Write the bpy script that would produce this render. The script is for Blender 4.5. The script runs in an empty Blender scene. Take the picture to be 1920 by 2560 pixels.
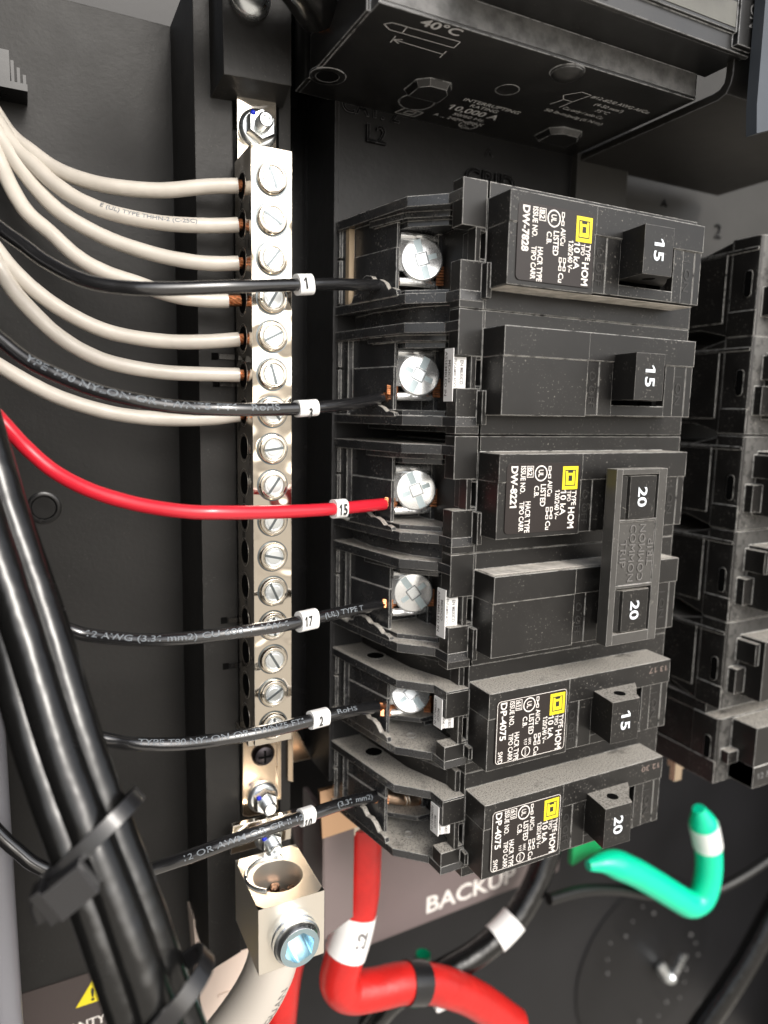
import bpy, bmesh, math, random
from mathutils import Vector, Matrix, noise
random.seed(7)
S = 0.001                      # all builder coordinates are millimetres: x right, y DOWN, z INTO the panel
def V(p): return Vector((p[0]*S, p[2]*S, -p[1]*S))
sc = bpy.context.scene

# ------------------------------------------------------------------ camera
cam = bpy.data.cameras.new("camera"); camo = bpy.data.objects.new("camera", cam); sc.collection.objects.link(camo)
camo.matrix_world = Matrix(((0.893012, 0.046181, -0.447658, -0.084883),
                            (-0.44962, 0.134173, -0.883085, -0.116333),
                            (0.019282, 0.989881, 0.140582, -0.042844), (0, 0, 0, 1)))
cam.sensor_fit = 'VERTICAL'; cam.sensor_height = 24; cam.sensor_width = 18
cam.lens = 1759.9/2560*24
cam.clip_start = 0.005; cam.clip_end = 50
cam.dof.use_dof = True; cam.dof.focus_distance = 0.150; cam.dof.aperture_fstop = 7.2
sc.camera = camo
# ------------------------------------------------------------------ light: bright overcast daylight
w = bpy.data.worlds.new("World"); sc.world = w; w.use_nodes = True
nt = w.node_tree; nt.nodes.clear()
out = nt.nodes.new("ShaderNodeOutputWorld"); bg = nt.nodes.new("ShaderNodeBackground")
sky = nt.nodes.new("ShaderNodeTexSky"); sky.sky_type = 'NISHITA'; sky.sun_disc = False
SUN_EL, SUN_AZ = math.radians(34), math.radians(172)     # azimuth clockwise from +Y
sky.sun_elevation = SUN_EL; sky.sun_rotation = SUN_AZ; sky.dust_density = 4.0; sky.air_density = 1.0
hsv = nt.nodes.new("ShaderNodeHueSaturation"); hsv.inputs['Saturation'].default_value = 0.35
bg.inputs[1].default_value = 0.15
nt.links.new(sky.outputs[0], hsv.inputs['Color'])
# pale paving below the horizon
tc = nt.nodes.new("ShaderNodeTexCoord"); sx = nt.nodes.new("ShaderNodeSeparateXYZ")
rmp = nt.nodes.new("ShaderNodeMapRange"); rmp.inputs[1].default_value = -0.12; rmp.inputs[2].default_value = 0.02
mx = nt.nodes.new("ShaderNodeMix"); mx.data_type = 'RGBA'; mx.inputs[6].default_value = (3.6, 3.3, 2.9, 1)
nt.links.new(tc.outputs['Generated'], sx.inputs[0]); nt.links.new(sx.outputs[2], rmp.inputs[0])
nt.links.new(rmp.outputs[0], mx.inputs[0]); nt.links.new(hsv.outputs[0], mx.inputs[7])
nt.links.new(mx.outputs[2], bg.inputs[0]); nt.links.new(bg.outputs[0], out.inputs[0])
sun = bpy.data.lights.new("sun", 'SUN'); sun.energy = 1.1; sun.angle = math.radians(16); sun.color = (1, .95, .88)
suno = bpy.data.objects.new("sun", sun); sc.collection.objects.link(suno)
sd = Vector((math.sin(SUN_AZ)*math.cos(SUN_EL), math.cos(SUN_AZ)*math.cos(SUN_EL), math.sin(SUN_EL)))
suno.rotation_euler = sd.to_track_quat('Z', 'Y').to_euler()
sc.view_settings.view_transform = 'Standard'; sc.view_settings.look = 'None'; sc.view_settings.exposure = 0.48
sc.cycles.max_bounces = 6; sc.cycles.diffuse_bounces = 3; sc.cycles.glossy_bounces = 4
sc.cycles.use_denoising = True

# ------------------------------------------------------------------ materials
def mat(name, col, rough=.5, metal=0., coat=0., bump=None, spec=.5, dust=None, edge=None, mottle=None, rvar=0., aniso=0.):
    m = bpy.data.materials.new(name); m.use_nodes = True; n = m.node_tree; L = n.links.new
    b = n.nodes['Principled BSDF']; b.inputs['Roughness'].default_value = rough; b.inputs['Metallic'].default_value = metal
    b.inputs['Coat Weight'].default_value = coat; b.inputs['Coat Roughness'].default_value = .08
    b.inputs['Specular IOR Level'].default_value = spec
    tcn = n.nodes.new("ShaderNodeTexCoord"); co = tcn.outputs['Object']
    rgb = n.nodes.new("ShaderNodeRGB"); rgb.outputs[0].default_value = (*col, 1); c = rgb.outputs[0]
    def noi(scale, detail=3, rough_=.6, dist=0.):
        t = n.nodes.new("ShaderNodeTexNoise"); t.inputs['Scale'].default_value = scale
        t.inputs['Detail'].default_value = detail; t.inputs['Roughness'].default_value = rough_; t.inputs['Distortion'].default_value = dist
        L(co, t.inputs['Vector']); return t.outputs['Fac']
    def ramp(f, a, bb):
        r = n.nodes.new("ShaderNodeMapRange"); r.inputs[1].default_value = a; r.inputs[2].default_value = bb
        r.interpolation_type = 'SMOOTHSTEP'; L(f, r.inputs[0]); return r.outputs[0]
    def mixc(f, a, bb):
        x = n.nodes.new("ShaderNodeMix"); x.data_type = 'RGBA'; L(f, x.inputs[0])
        L(a, x.inputs[6])
        if isinstance(bb, tuple): x.inputs[7].default_value = (*bb, 1)
        else: L(bb, x.inputs[7])
        return x.outputs[2]
    def math_(op, a, bb):
        x = n.nodes.new("ShaderNodeMath"); x.operation = op
        for i, q in enumerate((a, bb)):
            if isinstance(q, (int, float)): x.inputs[i].default_value = q
            else: L(q, x.inputs[i])
        return x.outputs[0]
    if mottle:
        sc_, amt = mottle
        f = ramp(noi(sc_, 4), .3, .7); c = mixc(f, c, tuple(min(1, k*amt) for k in col))
    normal = None
    masks = []
    if edge:
        rad, ecol, lo, hi = edge
        bv = n.nodes.new("ShaderNodeBevel"); bv.samples = 4; bv.inputs[0].default_value = rad*S
        ge = n.nodes.new("ShaderNodeNewGeometry")
        dp = n.nodes.new("ShaderNodeVectorMath"); dp.operation = 'DOT_PRODUCT'
        L(bv.outputs[0], dp.inputs[0]); L(ge.outputs['True Normal'], dp.inputs[1])
        e = ramp(dp.outputs['Value'], hi, lo)
        e = math_('MULTIPLY', e, ramp(noi(500, 3), .28, .55))
        c = mixc(e, c, ecol); masks.append(e); normal = bv.outputs[0]
    if dust:
        amt, dcol = dust
        ge = n.nodes.new("ShaderNodeNewGeometry"); sp = n.nodes.new("ShaderNodeSeparateXYZ"); L(ge.outputs['Normal'], sp.inputs[0])
        upm = ramp(sp.outputs[2], .3, .8)                     # dust settles on ledges
        patch = ramp(noi(110, 4, .7), .22, .46)
        grain = ramp(noi(3000, 2, .7), .28, .56)
        led = math_('MULTIPLY', math_('MULTIPLY', upm, patch), grain)
        spk = math_('MULTIPLY', ramp(noi(1900, 2), .62, .70), ramp(noi(90, 2), .45, .62))
        d = math_('MULTIPLY', math_('MAXIMUM', math_('MULTIPLY', led, 1.0), math_('MULTIPLY', spk, .32)), amt)
        c = mixc(d, c, dcol); masks.append(d)
    L(c, b.inputs['Base Color'])
    if masks or rvar:
        r = None
        v = n.nodes.new("ShaderNodeValue"); v.outputs[0].default_value = rough; r = v.outputs[0]
        if rvar: r = math_('ADD', r, math_('MULTIPLY', math_('SUBTRACT', noi(160, 4), .5), rvar))
        for k in masks: r = math_('ADD', r, math_('MULTIPLY', k, .35))
        L(r, b.inputs['Roughness'])
    if bump:
        sc_, st = bump[:2]
        bn = n.nodes.new("ShaderNodeBump"); bn.inputs['Strength'].default_value = st; bn.inputs['Distance'].default_value = (bump[2] if len(bump) > 2 else .1)*S
        L(noi(sc_, bump[3] if len(bump) > 3 else 3, .55), bn.inputs['Height'])
        if normal is not None: L(normal, bn.inputs['Normal'])
        normal = bn.outputs[0]
    if normal is not None: L(normal, b.inputs['Normal'])
    return m
DUST = (.50, .47, .42)
M = {}
M['plastic'] = mat('breaker_plastic', (.0095, .0090, .0086), .36, spec=.5, edge=(.36, (.60, .59, .56), .84, .99), dust=(1., DUST), bump=(2200, .25, .02), mottle=(90, 1.5), rvar=.22)
M['bay'] = mat('glossy_lightened_bay_plastic', (.022, .0225, .024), .26, spec=1., edge=(.34, (.60, .59, .56), .84, .99), dust=(1., DUST), bump=(2200, .2, .02), mottle=(90, 1.6), rvar=.2)  # breaker plastic with a lighter, bluer colour standing in for reflected sky light
M['plastic2'] = mat('handle_plastic', (.0085, .0080, .0076), .34, spec=.5, edge=(.2, (.34, .33, .31), .8, .99), dust=(.8, DUST), bump=(2200, .2, .02), mottle=(120, 1.4), rvar=.2)
M['old_plastic'] = mat('main_breaker_plastic', (.006, .006, .006), .34, spec=.9, edge=(.42, (.55, .56, .57), .84, .99), dust=(.35, DUST), bump=(1200, .3, .03), rvar=.2)
M['molded'] = mat('moulded_base_plastic', (.0115, .0115, .012), .44, spec=.3, edge=(.3, (.12, .12, .125), .86, .99), bump=(620, .5, .12), mottle=(60, 1.3), rvar=.12)
M['trough'] = mat('smooth_black_plastic', (.004, .004, .0045), .26, bump=(260, .15, .1), rvar=.15)
M['paint'] = mat('textured_black_paint', (.0130, .0125, .012), .48, spec=.3, dust=(.25, (.3, .29, .27)), bump=(900, .55, .10), mottle=(25, 1.5), edge=(.4, (.06, .058, .055), .86, .99), rvar=.1)
M['paint_far'] = mat('dark_enclosure_paint', (.008, .008, .009), .40, spec=.3, bump=(500, .4, .1), mottle=(15, 1.5))
M['nickel'] = mat('nickel_plate', (.80, .73, .63), .09, 1., bump=(190, 1., 1.0, 0), edge=(.25, (.95, .92, .86), .86, .99), rvar=.06)
M['brass'] = mat('warm_plated_strap', (.78, .62, .46), .22, 1., bump=(150, .2, .2), edge=(.3, (.95, .85, .7), .86, .99), rvar=.1)
M['zinc'] = mat('zinc_screw', (.84, .88, .90), .28, 1., bump=(900, .25, .04), edge=(.15, (.95, .97, .98), .86, .99), rvar=.2)
M['brightzinc'] = mat('bright_zinc_terminal', (.97, .98, .98), .20, .75, coat=.3, bump=(500, .15, .05), edge=(.16, (.16, .20, .22), .80, .98), rvar=.2)
M['darksteel'] = mat('black_oxide_screw', (.05, .045, .05), .3, 1., bump=(900, .2, .04))
M['copper'] = mat('bare_copper', (.80, .34, .16), .34, 1., bump=(700, .4, .08), mottle=(900, .45))
M['palecopper'] = mat('pale_crimp_sleeve', (.86, .62, .45), .28, 1., bump=(500, .4, .1), mottle=(500, .7))
M['white_wire'] = mat('white_wire_insulation', (.62, .575, .51), .36, coat=.4, bump=(200, .6, .3, 2), mottle=(60, .84), rvar=.2)
M['black_wire'] = mat('black_wire_insulation', (.010, .010, .011), .24, coat=1., spec=1., bump=(330, .25, .15), rvar=.1)
M['cable'] = mat('black_cable_jacket', (.005, .005, .005), .24, coat=.22, spec=.5, bump=(130, .8, .6, 2), rvar=.2)
M['red_wire'] = mat('red_wire_insulation', (.62, .018, .035), .28, coat=.5, bump=(300, .2, .12))
M['red_cable'] = mat('red_cable_jacket', (.62, .018, .015), .40, coat=.15, bump=(170, .7, .5, 2), mottle=(90, .75), rvar=.2)
M['green'] = mat('green_cable_jacket', (.0, .70, .40), .38, coat=.2, bump=(150, .5, .4, 2), rvar=.2)
M['green_plate'] = mat('green_plate_paint', (.01, .32, .10), .45)
M['grey_cable'] = mat('light_grey_cable', (.62, .57, .51), .42, bump=(200, .15, .1))
M['tag'] = mat('white_vinyl_tag', (.86, .86, .85), .45, bump=(300, .2, .1))
M['ink'] = mat('black_ink', (.02, .02, .02), .5)
M['ink_grey'] = mat('grey_ink', (.16, .15, .15), .5)
M['white_ink'] = mat('white_ink', (.80, .76, .72), .5)
M['blue_white'] = mat('cool_white_ink', (.78, .84, .90), .5)
M['grey_print'] = mat('grey_wire_print', (.17, .19, .21), .5)
M['emboss'] = mat('worn_raised_lettering', (.17, .17, .17), .45)
M['emboss_dark'] = mat('raised_lettering_on_body', (.032, .031, .03), .36)
M['sticker'] = mat('dark_brown_label', (.018, .013, .012), .38, edge=(.1, (.03, .025, .025), .8, .98), rvar=.1)
M['yellow'] = mat('yellow_ink', (.85, .70, .02), .45)
M['cream'] = mat('cream_plastic', (.70, .58, .50), .5)
M['brown'] = mat('warm_brown_plate', (.15, .12, .118), .38, mottle=(20, 1.2), edge=(.3, (.15, .12, .11), .86, .99))
M['tan'] = mat('copper_bus', (.80, .52, .33), .35, 1., bump=(150, .2, .1))
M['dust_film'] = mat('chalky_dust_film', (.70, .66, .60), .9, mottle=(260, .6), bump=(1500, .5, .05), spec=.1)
M['tan_strip'] = mat('tan_strip_material', (.42, .32, .21), .4)
M['slot'] = mat('screw_slot_shadow', (.16, .18, .19), .35, 1.)
M['slot_tint'] = mat('screw_recess_shade', (.50, .58, .60), .42, .9)  # teal tint on raised strips, painting the shade of the drive slots
M['opening_shade'] = mat('painted_opening_shade', (.002, .002, .002), .9, spec=.1)  # near-black colour standing in for the shade inside holes and slots
M['steel_blue'] = mat('blue_grey_cover', (.05, .058, .07), .4, mottle=(40, 1.3), rvar=.1)
M['blue_mark'] = mat('blue_paint_mark', (.01, .03, .6), .4)

# ------------------------------------------------------------------ mesh builder
class MB:
    def __init__(s): s.v = []; s.f = []
    def add(s, vs, fs):
        o = len(s.v); s.v += [tuple(p) for p in vs]; s.f += [tuple(i+o for i in f) for f in fs]; return s
    def box(s, x0, x1, y0, y1, z0, z1):
        return s.add([(x, y, z) for x in (x0, x1) for y in (y0, y1) for z in (z0, z1)],
                     [(0, 1, 3, 2), (4, 6, 7, 5), (0, 4, 5, 1), (2, 3, 7, 6), (0, 2, 6, 4), (1, 5, 7, 3)])
    def prism(s, poly, axis, a, b):
        n = len(poly)
        def P(p, t): return {'y': (p[0], t, p[1]), 'z': (p[0], p[1], t), 'x': (t, p[0], p[1])}[axis]
        return s.add([P(p, a) for p in poly]+[P(p, b) for p in poly],
                     [tuple(range(n)), tuple(range(2*n-1, n-1, -1))]+[(i, (i+1) % n, n+(i+1) % n, n+i) for i in range(n)])
    def hull(s, A, B):            # two matching loops
        n = len(A)
        return s.add(list(A)+list(B), [tuple(range(n)), tuple(range(2*n-1, n-1, -1))]+[(i, (i+1) % n, n+(i+1) % n, n+i) for i in range(n)])
    def lathe(s, c, axis, prof, seg=32, e1=None, hexa=False):
        a = Vector(axis).normalized(); e1 = Vector(e1) if e1 else (Vector((0, 1, 0)) if abs(a.y) < .9 else Vector((1, 0, 0)))
        e1 = (e1-a*e1.dot(a)).normalized(); e2 = a.cross(e1); c = Vector(c); vs = []; fs = []
        for (r, h) in prof:
            for i in range(seg):
                t = 2*math.pi*i/seg; vs.append(c+a*h+(e1*math.cos(t)+e2*math.sin(t))*r)
        for k in range(len(prof)-1):
            for i in range(seg):
                j = (i+1) % seg; fs.append((k*seg+i, k*seg+j, (k+1)*seg+j, (k+1)*seg+i))
        fs.append(tuple(range(seg))); fs.append(tuple((len(prof)-1)*seg+i for i in range(seg-1, -1, -1)))
        return s.add(vs, fs)
    def tube(s, pts, r, seg=16, wob=0., flat=None):
        fr = frames(pts); vs = []; fs = []
        for k, (p, t, n0, b0) in enumerate(fr):
            rr = r(k/(len(fr)-1)) if callable(r) else r
            rr *= 1+wob*noise.noise(Vector((p.x*.4, p.y*.4, p.z*.4)))
            for i in range(seg):
                a = 2*math.pi*i/seg; vs.append(p+(n0*math.cos(a)*(flat or 1)+b0*math.sin(a))*rr)
        for k in range(len(fr)-1):
            for i in range(seg):
                j = (i+1) % seg; fs.append((k*seg+i, k*seg+j, (k+1)*seg+j, (k+1)*seg+i))
        fs.append(tuple(range(seg))); fs.append(tuple((len(fr)-1)*seg+i for i in range(seg-1, -1, -1)))
        return s.add(vs, fs)
    def sphere(s, c, r, seg=12):
        return s.lathe(c, (0, 0, 1), [(r*math.sin(math.pi*k/8)+1e-4, -r*math.cos(math.pi*k/8)) for k in range(9)], seg)
    def text(s, string, cap, o, right=(1, 0, 0), up=(0, -1, 0), width=None, bold=.0, mapf=None, thick=0., extr=None):
        me = glyphs(string, bold)
        k = cap/.70; xs = [v[0] for v in me[0]]; x0, x1 = min(xs), max(xs)
        kx = k if width is None else width/(x1-x0)
        R, U, O = Vector(right), Vector(up), Vector(o)
        nrm = R.cross(U) if extr is None else Vector(extr)
        vs = []
        for (x, y) in me[0]:
            tx, ty = (x-x0)*kx, y*k
            vs.append(mapf(tx, ty) if mapf else O+R*tx+U*ty)
        fs = list(me[1])
        if thick and not mapf:
            n = len(vs); vs2 = [p+nrm*thick for p in vs]
            ed = {}
            for f in fs:
                for a, b in zip(f, f[1:]+f[:1]): ed[(a, b)] = 1
            side = [(a, b, b+n, a+n) for (a, b) in ed if (b, a) not in ed]
            vs = vs+vs2; fs = [tuple(i+n for i in f) for f in fs]+side
        s.add(vs, fs); return (x1-x0)*kx
    def ring(s, c, r0, r1, nrm=(0, 0, -1), seg=36, e1=(0, 1, 0), sy=1.):
        a = Vector(nrm).normalized(); e1 = Vector(e1); e2 = a.cross(e1); c = Vector(c)
        vs = [c+(e1*math.cos(2*math.pi*i/seg)*sy+e2*math.sin(2*math.pi*i/seg))*r for r in (r0, r1) for i in range(seg)]
        return s.add(vs, [(i, (i+1) % seg, seg+(i+1) % seg, seg+i) for i in range(seg)])
    def disc(s, c, r, nrm=(0, 0, -1), seg=32, e1=(0, 1, 0), sy=1.):
        a = Vector(nrm).normalized(); e1 = Vector(e1); e2 = a.cross(e1); c = Vector(c)
        return s.add([c+(e1*math.cos(2*math.pi*i/seg)*sy+e2*math.sin(2*math.pi*i/seg))*r for i in range(seg)], [tuple(range(seg))])
_g = {}
def glyphs(string, bold):
    key = (string, bold)
    if key not in _g:
        cu = bpy.data.curves.new("t", 'FONT'); cu.body = string; cu.offset = bold; cu.resolution_u = 3
        ob = bpy.data.objects.new("t", cu); me = bpy.data.meshes.new_from_object(ob)
        _g[key] = ([(v.co.x, v.co.y) for v in me.vertices], [tuple(p.vertices) for p in me.polygons])
        if '1' in string and not any(c in string for c in 'Il|'):
            vs, fs = _g[key]; par = list(range(len(vs)))
            def fd(i):
                while par[i] != i: i = par[i]
                return i
            for f in fs:
                for q in f[1:]: par[fd(q)] = fd(f[0])
            isl = {}
            for i in range(len(vs)): isl.setdefault(fd(i), []).append(i)
            for g_ in isl.values():
                xs = [vs[i][0] for i in g_]; ys_ = [vs[i][1] for i in g_]; a0, a1, b0, b1 = min(xs), max(xs), min(ys_), max(ys_)
                if a1-a0 < .24 and b1-b0 > .6 and len(g_) <= 6:
                    t_ = a1-a0; n_ = len(vs); vs += [(a0, b1), (a0-.17, b1-.15), (a0-.17, b1-.15-t_*.9), (a0, b1-t_*.95)]; fs.append((n_, n_+1, n_+2, n_+3))
        bpy.data.objects.remove(ob); bpy.data.curves.remove(cu); bpy.data.meshes.remove(me)
    return _g[key]
def spline(pts, n=8):
    P = [Vector(p) for p in pts]; P = [P[0]*2-P[1]]+P+[P[-1]*2-P[-2]]; o = []
    for i in range(1, len(P)-2):
        a, b, c, d = P[i-1], P[i], P[i+1], P[i+2]
        for k in range(n):
            t = k/n; o.append(.5*((2*b)+(c-a)*t+(2*a-5*b+4*c-d)*t*t+(3*b-a-3*c+d)*t**3))
    o.append(P[-2]); return o
def frames(pts, ref=(0, 0, -1)):
    ref = Vector(ref); o = []
    for i, p in enumerate(pts):
        t = (Vector(pts[min(i+1, len(pts)-1)])-Vector(pts[max(i-1, 0)])).normalized()
        n0 = (ref-t*ref.dot(t))
        if n0.length < .15: n0 = Vector((-1, 0, 0))-t*Vector((-1, 0, 0)).dot(t)
        n0.normalize(); o.append((Vector(p), t, n0, t.cross(n0)))
    return o
def mesh(name, mb, m, smooth=35):
    me = bpy.data.meshes.new(name)
    return me
def link(name, mb, m, parent=None, off=(0, 0, 0), smooth=35, fix=True):
    me = bpy.data.meshes.new(name)
    me.from_pydata([V((p[0]-off[0], p[1]-off[1], p[2]-off[2])) for p in mb.v], [], mb.f)
    if fix:
        bm = bmesh.new(); bm.from_mesh(me); bmesh.ops.recalc_face_normals(bm, faces=bm.faces); bm.to_mesh(me); bm.free()
    me.polygons.foreach_set('use_smooth', [True]*len(me.polygons)); me.set_sharp_from_angle(angle=math.radians(smooth))
    me.materials.append(m if not isinstance(m, str) else M[m])
    ob = bpy.data.objects.new(name, me); sc.collection.objects.link(ob)
    if parent: ob.parent = parent
    return ob
class Thing:
    def __init__(s, name, label, cat, loc=(0, 0, 0), group=None):
        s.o = bpy.data.objects.new(name, None); s.o.empty_display_size = .005; sc.collection.objects.link(s.o)
        s.loc = loc; s.o.location = V(loc); s.o['label'] = label; s.o['category'] = cat
        if group: s.o['group'] = group
    def part(s, name, mb, m, parent=None, **k):
        return link(name, mb, m, parent or s.o, s.loc, **k)
def single(name, label, cat, mb, m, group=None, **k):
    o = link(name, mb, m, **k); o['label'] = label; o['category'] = cat
    if group: o['group'] = group
    return o
def struct(name, mb, m, label=None, **k):
    o = link(name, mb, m, **k); o['kind'] = 'structure'
    if label: o['label'] = label
    return o
def copy_tree(o, parent=None):
    c = o.copy(); sc.collection.objects.link(c)
    if parent: c.parent = parent
    for ch in list(o.children): copy_tree(ch, c)
    return c

# ------------------------------------------------------------------ the enclosure
mb = MB().box(-260, -46, -47, 260, 70, 72)
struct('back_wall', mb, 'paint')
mb = MB().box(-260, 420, -220, -44, 250, 254).box(-46, 420, -50, 420, 112, 114).box(-260, -46, 259, 420, 90, 92)
struct('deep_back_wall', mb, 'paint_far')
mb = MB().box(-118, -116, -200, 420, -40, 72)
struct('left_side_wall', mb, 'paint')
mb = MB().box(300, 302, -200, 420, -40, 112).box(-116, 300, -162, -160, -40, 112)
struct('outer_side_walls', mb, 'trough')
# the raised rail that carries the neutral bar (its slot is a real gap)
mb = MB().prism([(-50, -47), (-50, 183.6), (-41.9, 181), (-41.9, -47)], 'z', 45, 71.5)
mb.box(-41.9, -31.2, -14, 182, 46.5, 71).box(-31.2, -28.5, -60, 180, 45.4, 71).box(-41.9, -31.2, -60, -27, 46, 71)
t = Thing('mounting_rail', 'black textured metal rail running top to bottom behind the silver bar', 'rail', (-40, 60, 60))
t.part('rail_channel', mb, 'paint')
for y, x in ((31.2, -45.6), (37.2, -45.4), (92.6, -44.3), (104.0, -44.0)):
    t.part('locking_tab', MB().box(x, x+3.6, y-.55, y+.55, 44.4, 45.2), 'trough')
    t.part('tab_slot', MB().box(x-1.6, x-.1, y-.8, y+.8, 44.96, 45.4), 'opening_shade')
# floor of the trough and the moulded base the breakers sit on
mb = MB().box(-28.5, -17.6, -60, 139.6, 63, 71)
struct('trough_floor', mb, 'trough')
mb = MB().box(71.5, 170, -80, 0, 50.0, 63).prism([(53, -80), (53, 20), (71.5, 20), (71.5, -80)], 'z', 42.6, 63)
struct('divider_panel', mb, mat('lightened_moulded_plastic', (.034, .033, .031), .45, spec=.4, edge=(.4, (.16, .16, .16), .86, .99), bump=(620, .4, .08), mottle=(60, 1.3)))  # moulded plastic lightened in colour to stand in for light on this panel
mb = MB().box(-17.7, 53, -80, 139.6, 45, 63).box(71.5, 170, 0, 139.6, 50.0, 63).box(53, 71.5, 20, 139.6, 50, 63)
mb.box(-17.9, -16.9, -30, 139.6, 44.75, 60)
b = struct('insulating_base', mb, 'molded')
mb = MB().box(-27.9, -17.75, 118, 139.5, 41, 62.9)
mb = MB()
mb.text('L2', 3.9, (-9.9, -20.6, 45), bold=.016, thick=.9, extr=(0, 0, -1))
mb.text('CAT. 2', 3.6, (-16.2, -26.2, 45), bold=.012, thick=.4, extr=(0, 0, -1))
mb.text('GRID', 4.6, (18.0, -14.9, 45), width=15.5, bold=.02, thick=.9, extr=(0, 0, -1))
mb.text('GEN', 4.0, (87.5, -15.0, 50.0), width=13, bold=.01, thick=.5, extr=(0, 0, -1))
mb.text('2', 4.4, (118.0, -15.5, 50.0), bold=.01, thick=.5, extr=(0, 0, -1))
for cx, cy, zz in ((25.2, -25.4, 45), (94.5, -24, 50.0)):
    mb.prism([(cx-1.3, cy+2.2), (cx, cy), (cx+1.3, cy+2.2), (cx+.75, cy+2.2), (cx, cy+1.0), (cx-.75, cy+2.2)], 'z', zz-.45, zz+.05)
link('raised_lettering', mb, mat('black_raised_lettering', (.003, .003, .0035), .5, spec=.1, edge=(.25, (.22, .22, .23), .85, .99)), b)

# barrier shelf at the upper right
t = Thing('barrier_shelf', 'folded black barrier plate with a pale front edge right of the big breaker', 'barrier', (54, -26, 42))
mb = MB().prism([(44.9, -26.3), (-1.5, -26.3), (-3.2, -27.2), (-4.2, -29), (-4.2, -70), (-2.4, -70), (-2.4, -29.4), (-1.8, -28.4), (-.6, -28.1), (44.9, -28.1)][::-1], 'x', 0, 1)
mb.v = [(54 if v[0] == 0 else 118, v[2] if False else v[1], v[2]) for v in mb.v]
mb = MB(); pr = [(-26.3, 44.9), (-26.3, -.6), (-27.0, -2.6), (-28.6, -3.6), (-30.5, -4.0), (-70, -4.0), (-70, -2.2), (-30.5, -2.2), (-29.3, -1.9), (-28.4, -.9), (-28.1, .6), (-28.1, 44.9)]
mb.prism(pr, 'x', 54.0, 112)
t.part('shelf_plate', mb, mat('barrier_plastic', (.016, .015, .014), .42, edge=(.5, (.20, .20, .21), .86, .99), bump=(500, .3, .06), rvar=.1))
mb = MB().prism([(71.5, -26.2), (112, -26.2), (112, -18.5), (100, -21.5)], 'z', 43, 49.9)
t = Thing('cover_edge', 'blue grey cover edge hanging down at the right border above the shelf', 'cover', (57, -30, -8))
mb = MB().prism([(53.5, -70), (53.9, -22), (54.6, -16.5), (75, -23.5), (75, -70)], 'z', -10.5, -8.0)
t.part('cover_panel', mb, 'steel_blue')
mb = MB().box(58.6, 61.6, -34, -29, -10.9, -10.4)
t.part('yellow_sticker', mb, 'yellow')

# ------------------------------------------------------------------ circuit breakers
def pole_body(mb, y0, kind):
    """front block, seams, nose slab and dusty shoulders of one pole"""
    y1 = y0+17.6; sy = y0+5.8
    # front block in two halves: the parting line shows as a small step
    mb.box(0, 22.0, y0, sy, 0, 7.6); mb.box(22.0, 53.9, y0, sy-.02, 0.02, 7.6)
    mb.box(0, 22.0, sy, y1, .16, 7.6)
    mb.box(22.0, 25.4, sy, y1-.3, .45, 7.6)                      # OFF strip
    mb.box(25.4, 29.3, sy, y1-.3, .30, 7.6)
    mb.box(29.3, 45.2, y0+15.0, y1-.3, .26, 7.6)                 # below the handle slot
    mb.box(29.3, 45.2, sy-1.4+.02, sy-.05, .6, 7.6)
    mb.box(45.2, 48.1, sy, y1-.3, .30, 7.6); mb.box(48.1, 51.8, sy, y1-.3, .45, 7.6); mb.box(51.8, 53.8, sy, y1-.3, .30, 7.6)
    return mb
def nose(mb, ya, yb, yc, double):
    """slab left of the block; the window (yc..yc+6.4) lets a driver reach the screw"""
    z0, z1 = 7.5, 11.2
    mb.box(-6.0, 0.3, ya, yc, z0, z1); mb.box(-6.0, 0.3, yc+6.6, yb, z0+.05, z1)
    mb.box(-2.6, -1.4 if not double else -1.4, yc, yc+6.6, z0+.1, 10.5); mb.box(-1.4, .3, yc, yc+.7, z0+.1, 10.5); mb.box(-1.4, .3, yc+6.0, yc+6.6, z0+.1, 10.5)
    mb.box(-1.5, .3, yc, yc+6.6, 9.6, 14)
    # little rib on the riser
    mb.box(-.9, .3, yc+7.0, yb-2.0, 5.6, z0+.2)
def cheek(mb, y0, y1):
    mb.prism([(-6.0, 7.5), (-6.3, 12.3), (-12.6, 18.4), (-17.3, 44.0), (-17.5, 47), (6, 47), (6, 7.6), (-.2, 7.55)], 'y', y0, y1)
def bay(mb, y0, y1):
    """sloping wall left of the screw, back wall of the screw pocket, steps at the left end"""
    mb.prism([(-11.2, 25.2), (-14.4, 39.6), (-14.4, 44.9), (4, 44.9), (4, 31), (-10.6, 31), (-10.6, 25.2)], 'y', y0, y1-.0)
    ym = y0+(y1-y0)*.38
    mb.prism([(-11.5, 24.9), (-14.75, 39.4), (-14.4, 40), (-10.8, 31), (-10.8, 24.9)], 'y', ym, y1-.05)
    mb.prism([(-15.7, 40.6), (-16.1, 43.0), (-16.1, 44.9), (-14.3, 44.9), (-14.3, 40.6)], 'y', y0+.05, y1)
    mb.box(-16.9, -16.0, y0+.1, ym-.5, 43.6, 44.9); mb.box(-16.9, -16.0, ym+.2, y1-.6, 43.6, 44.9)
def inner_lips(mb, y0, y1):
    # shelves set back behind the cheeks above and below the screw pocket
    mb.prism([(-4, 15.5), (-11.0, 21.8), (-14.2, 33), (0, 33), (0, 15.5)], 'y', y0, y0+1.3)
    mb.prism([(-3, 17.4), (-9.6, 23.4), (-11.0, 31), (0, 31), (0, 17.4)], 'y', y0+1.3, y0+2.6)
    mb.prism([(-4, 15.0), (-11.0, 21.4), (-13.4, 33), (0, 33), (0, 15.0)], 'y', y1-1.2, y1)
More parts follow.
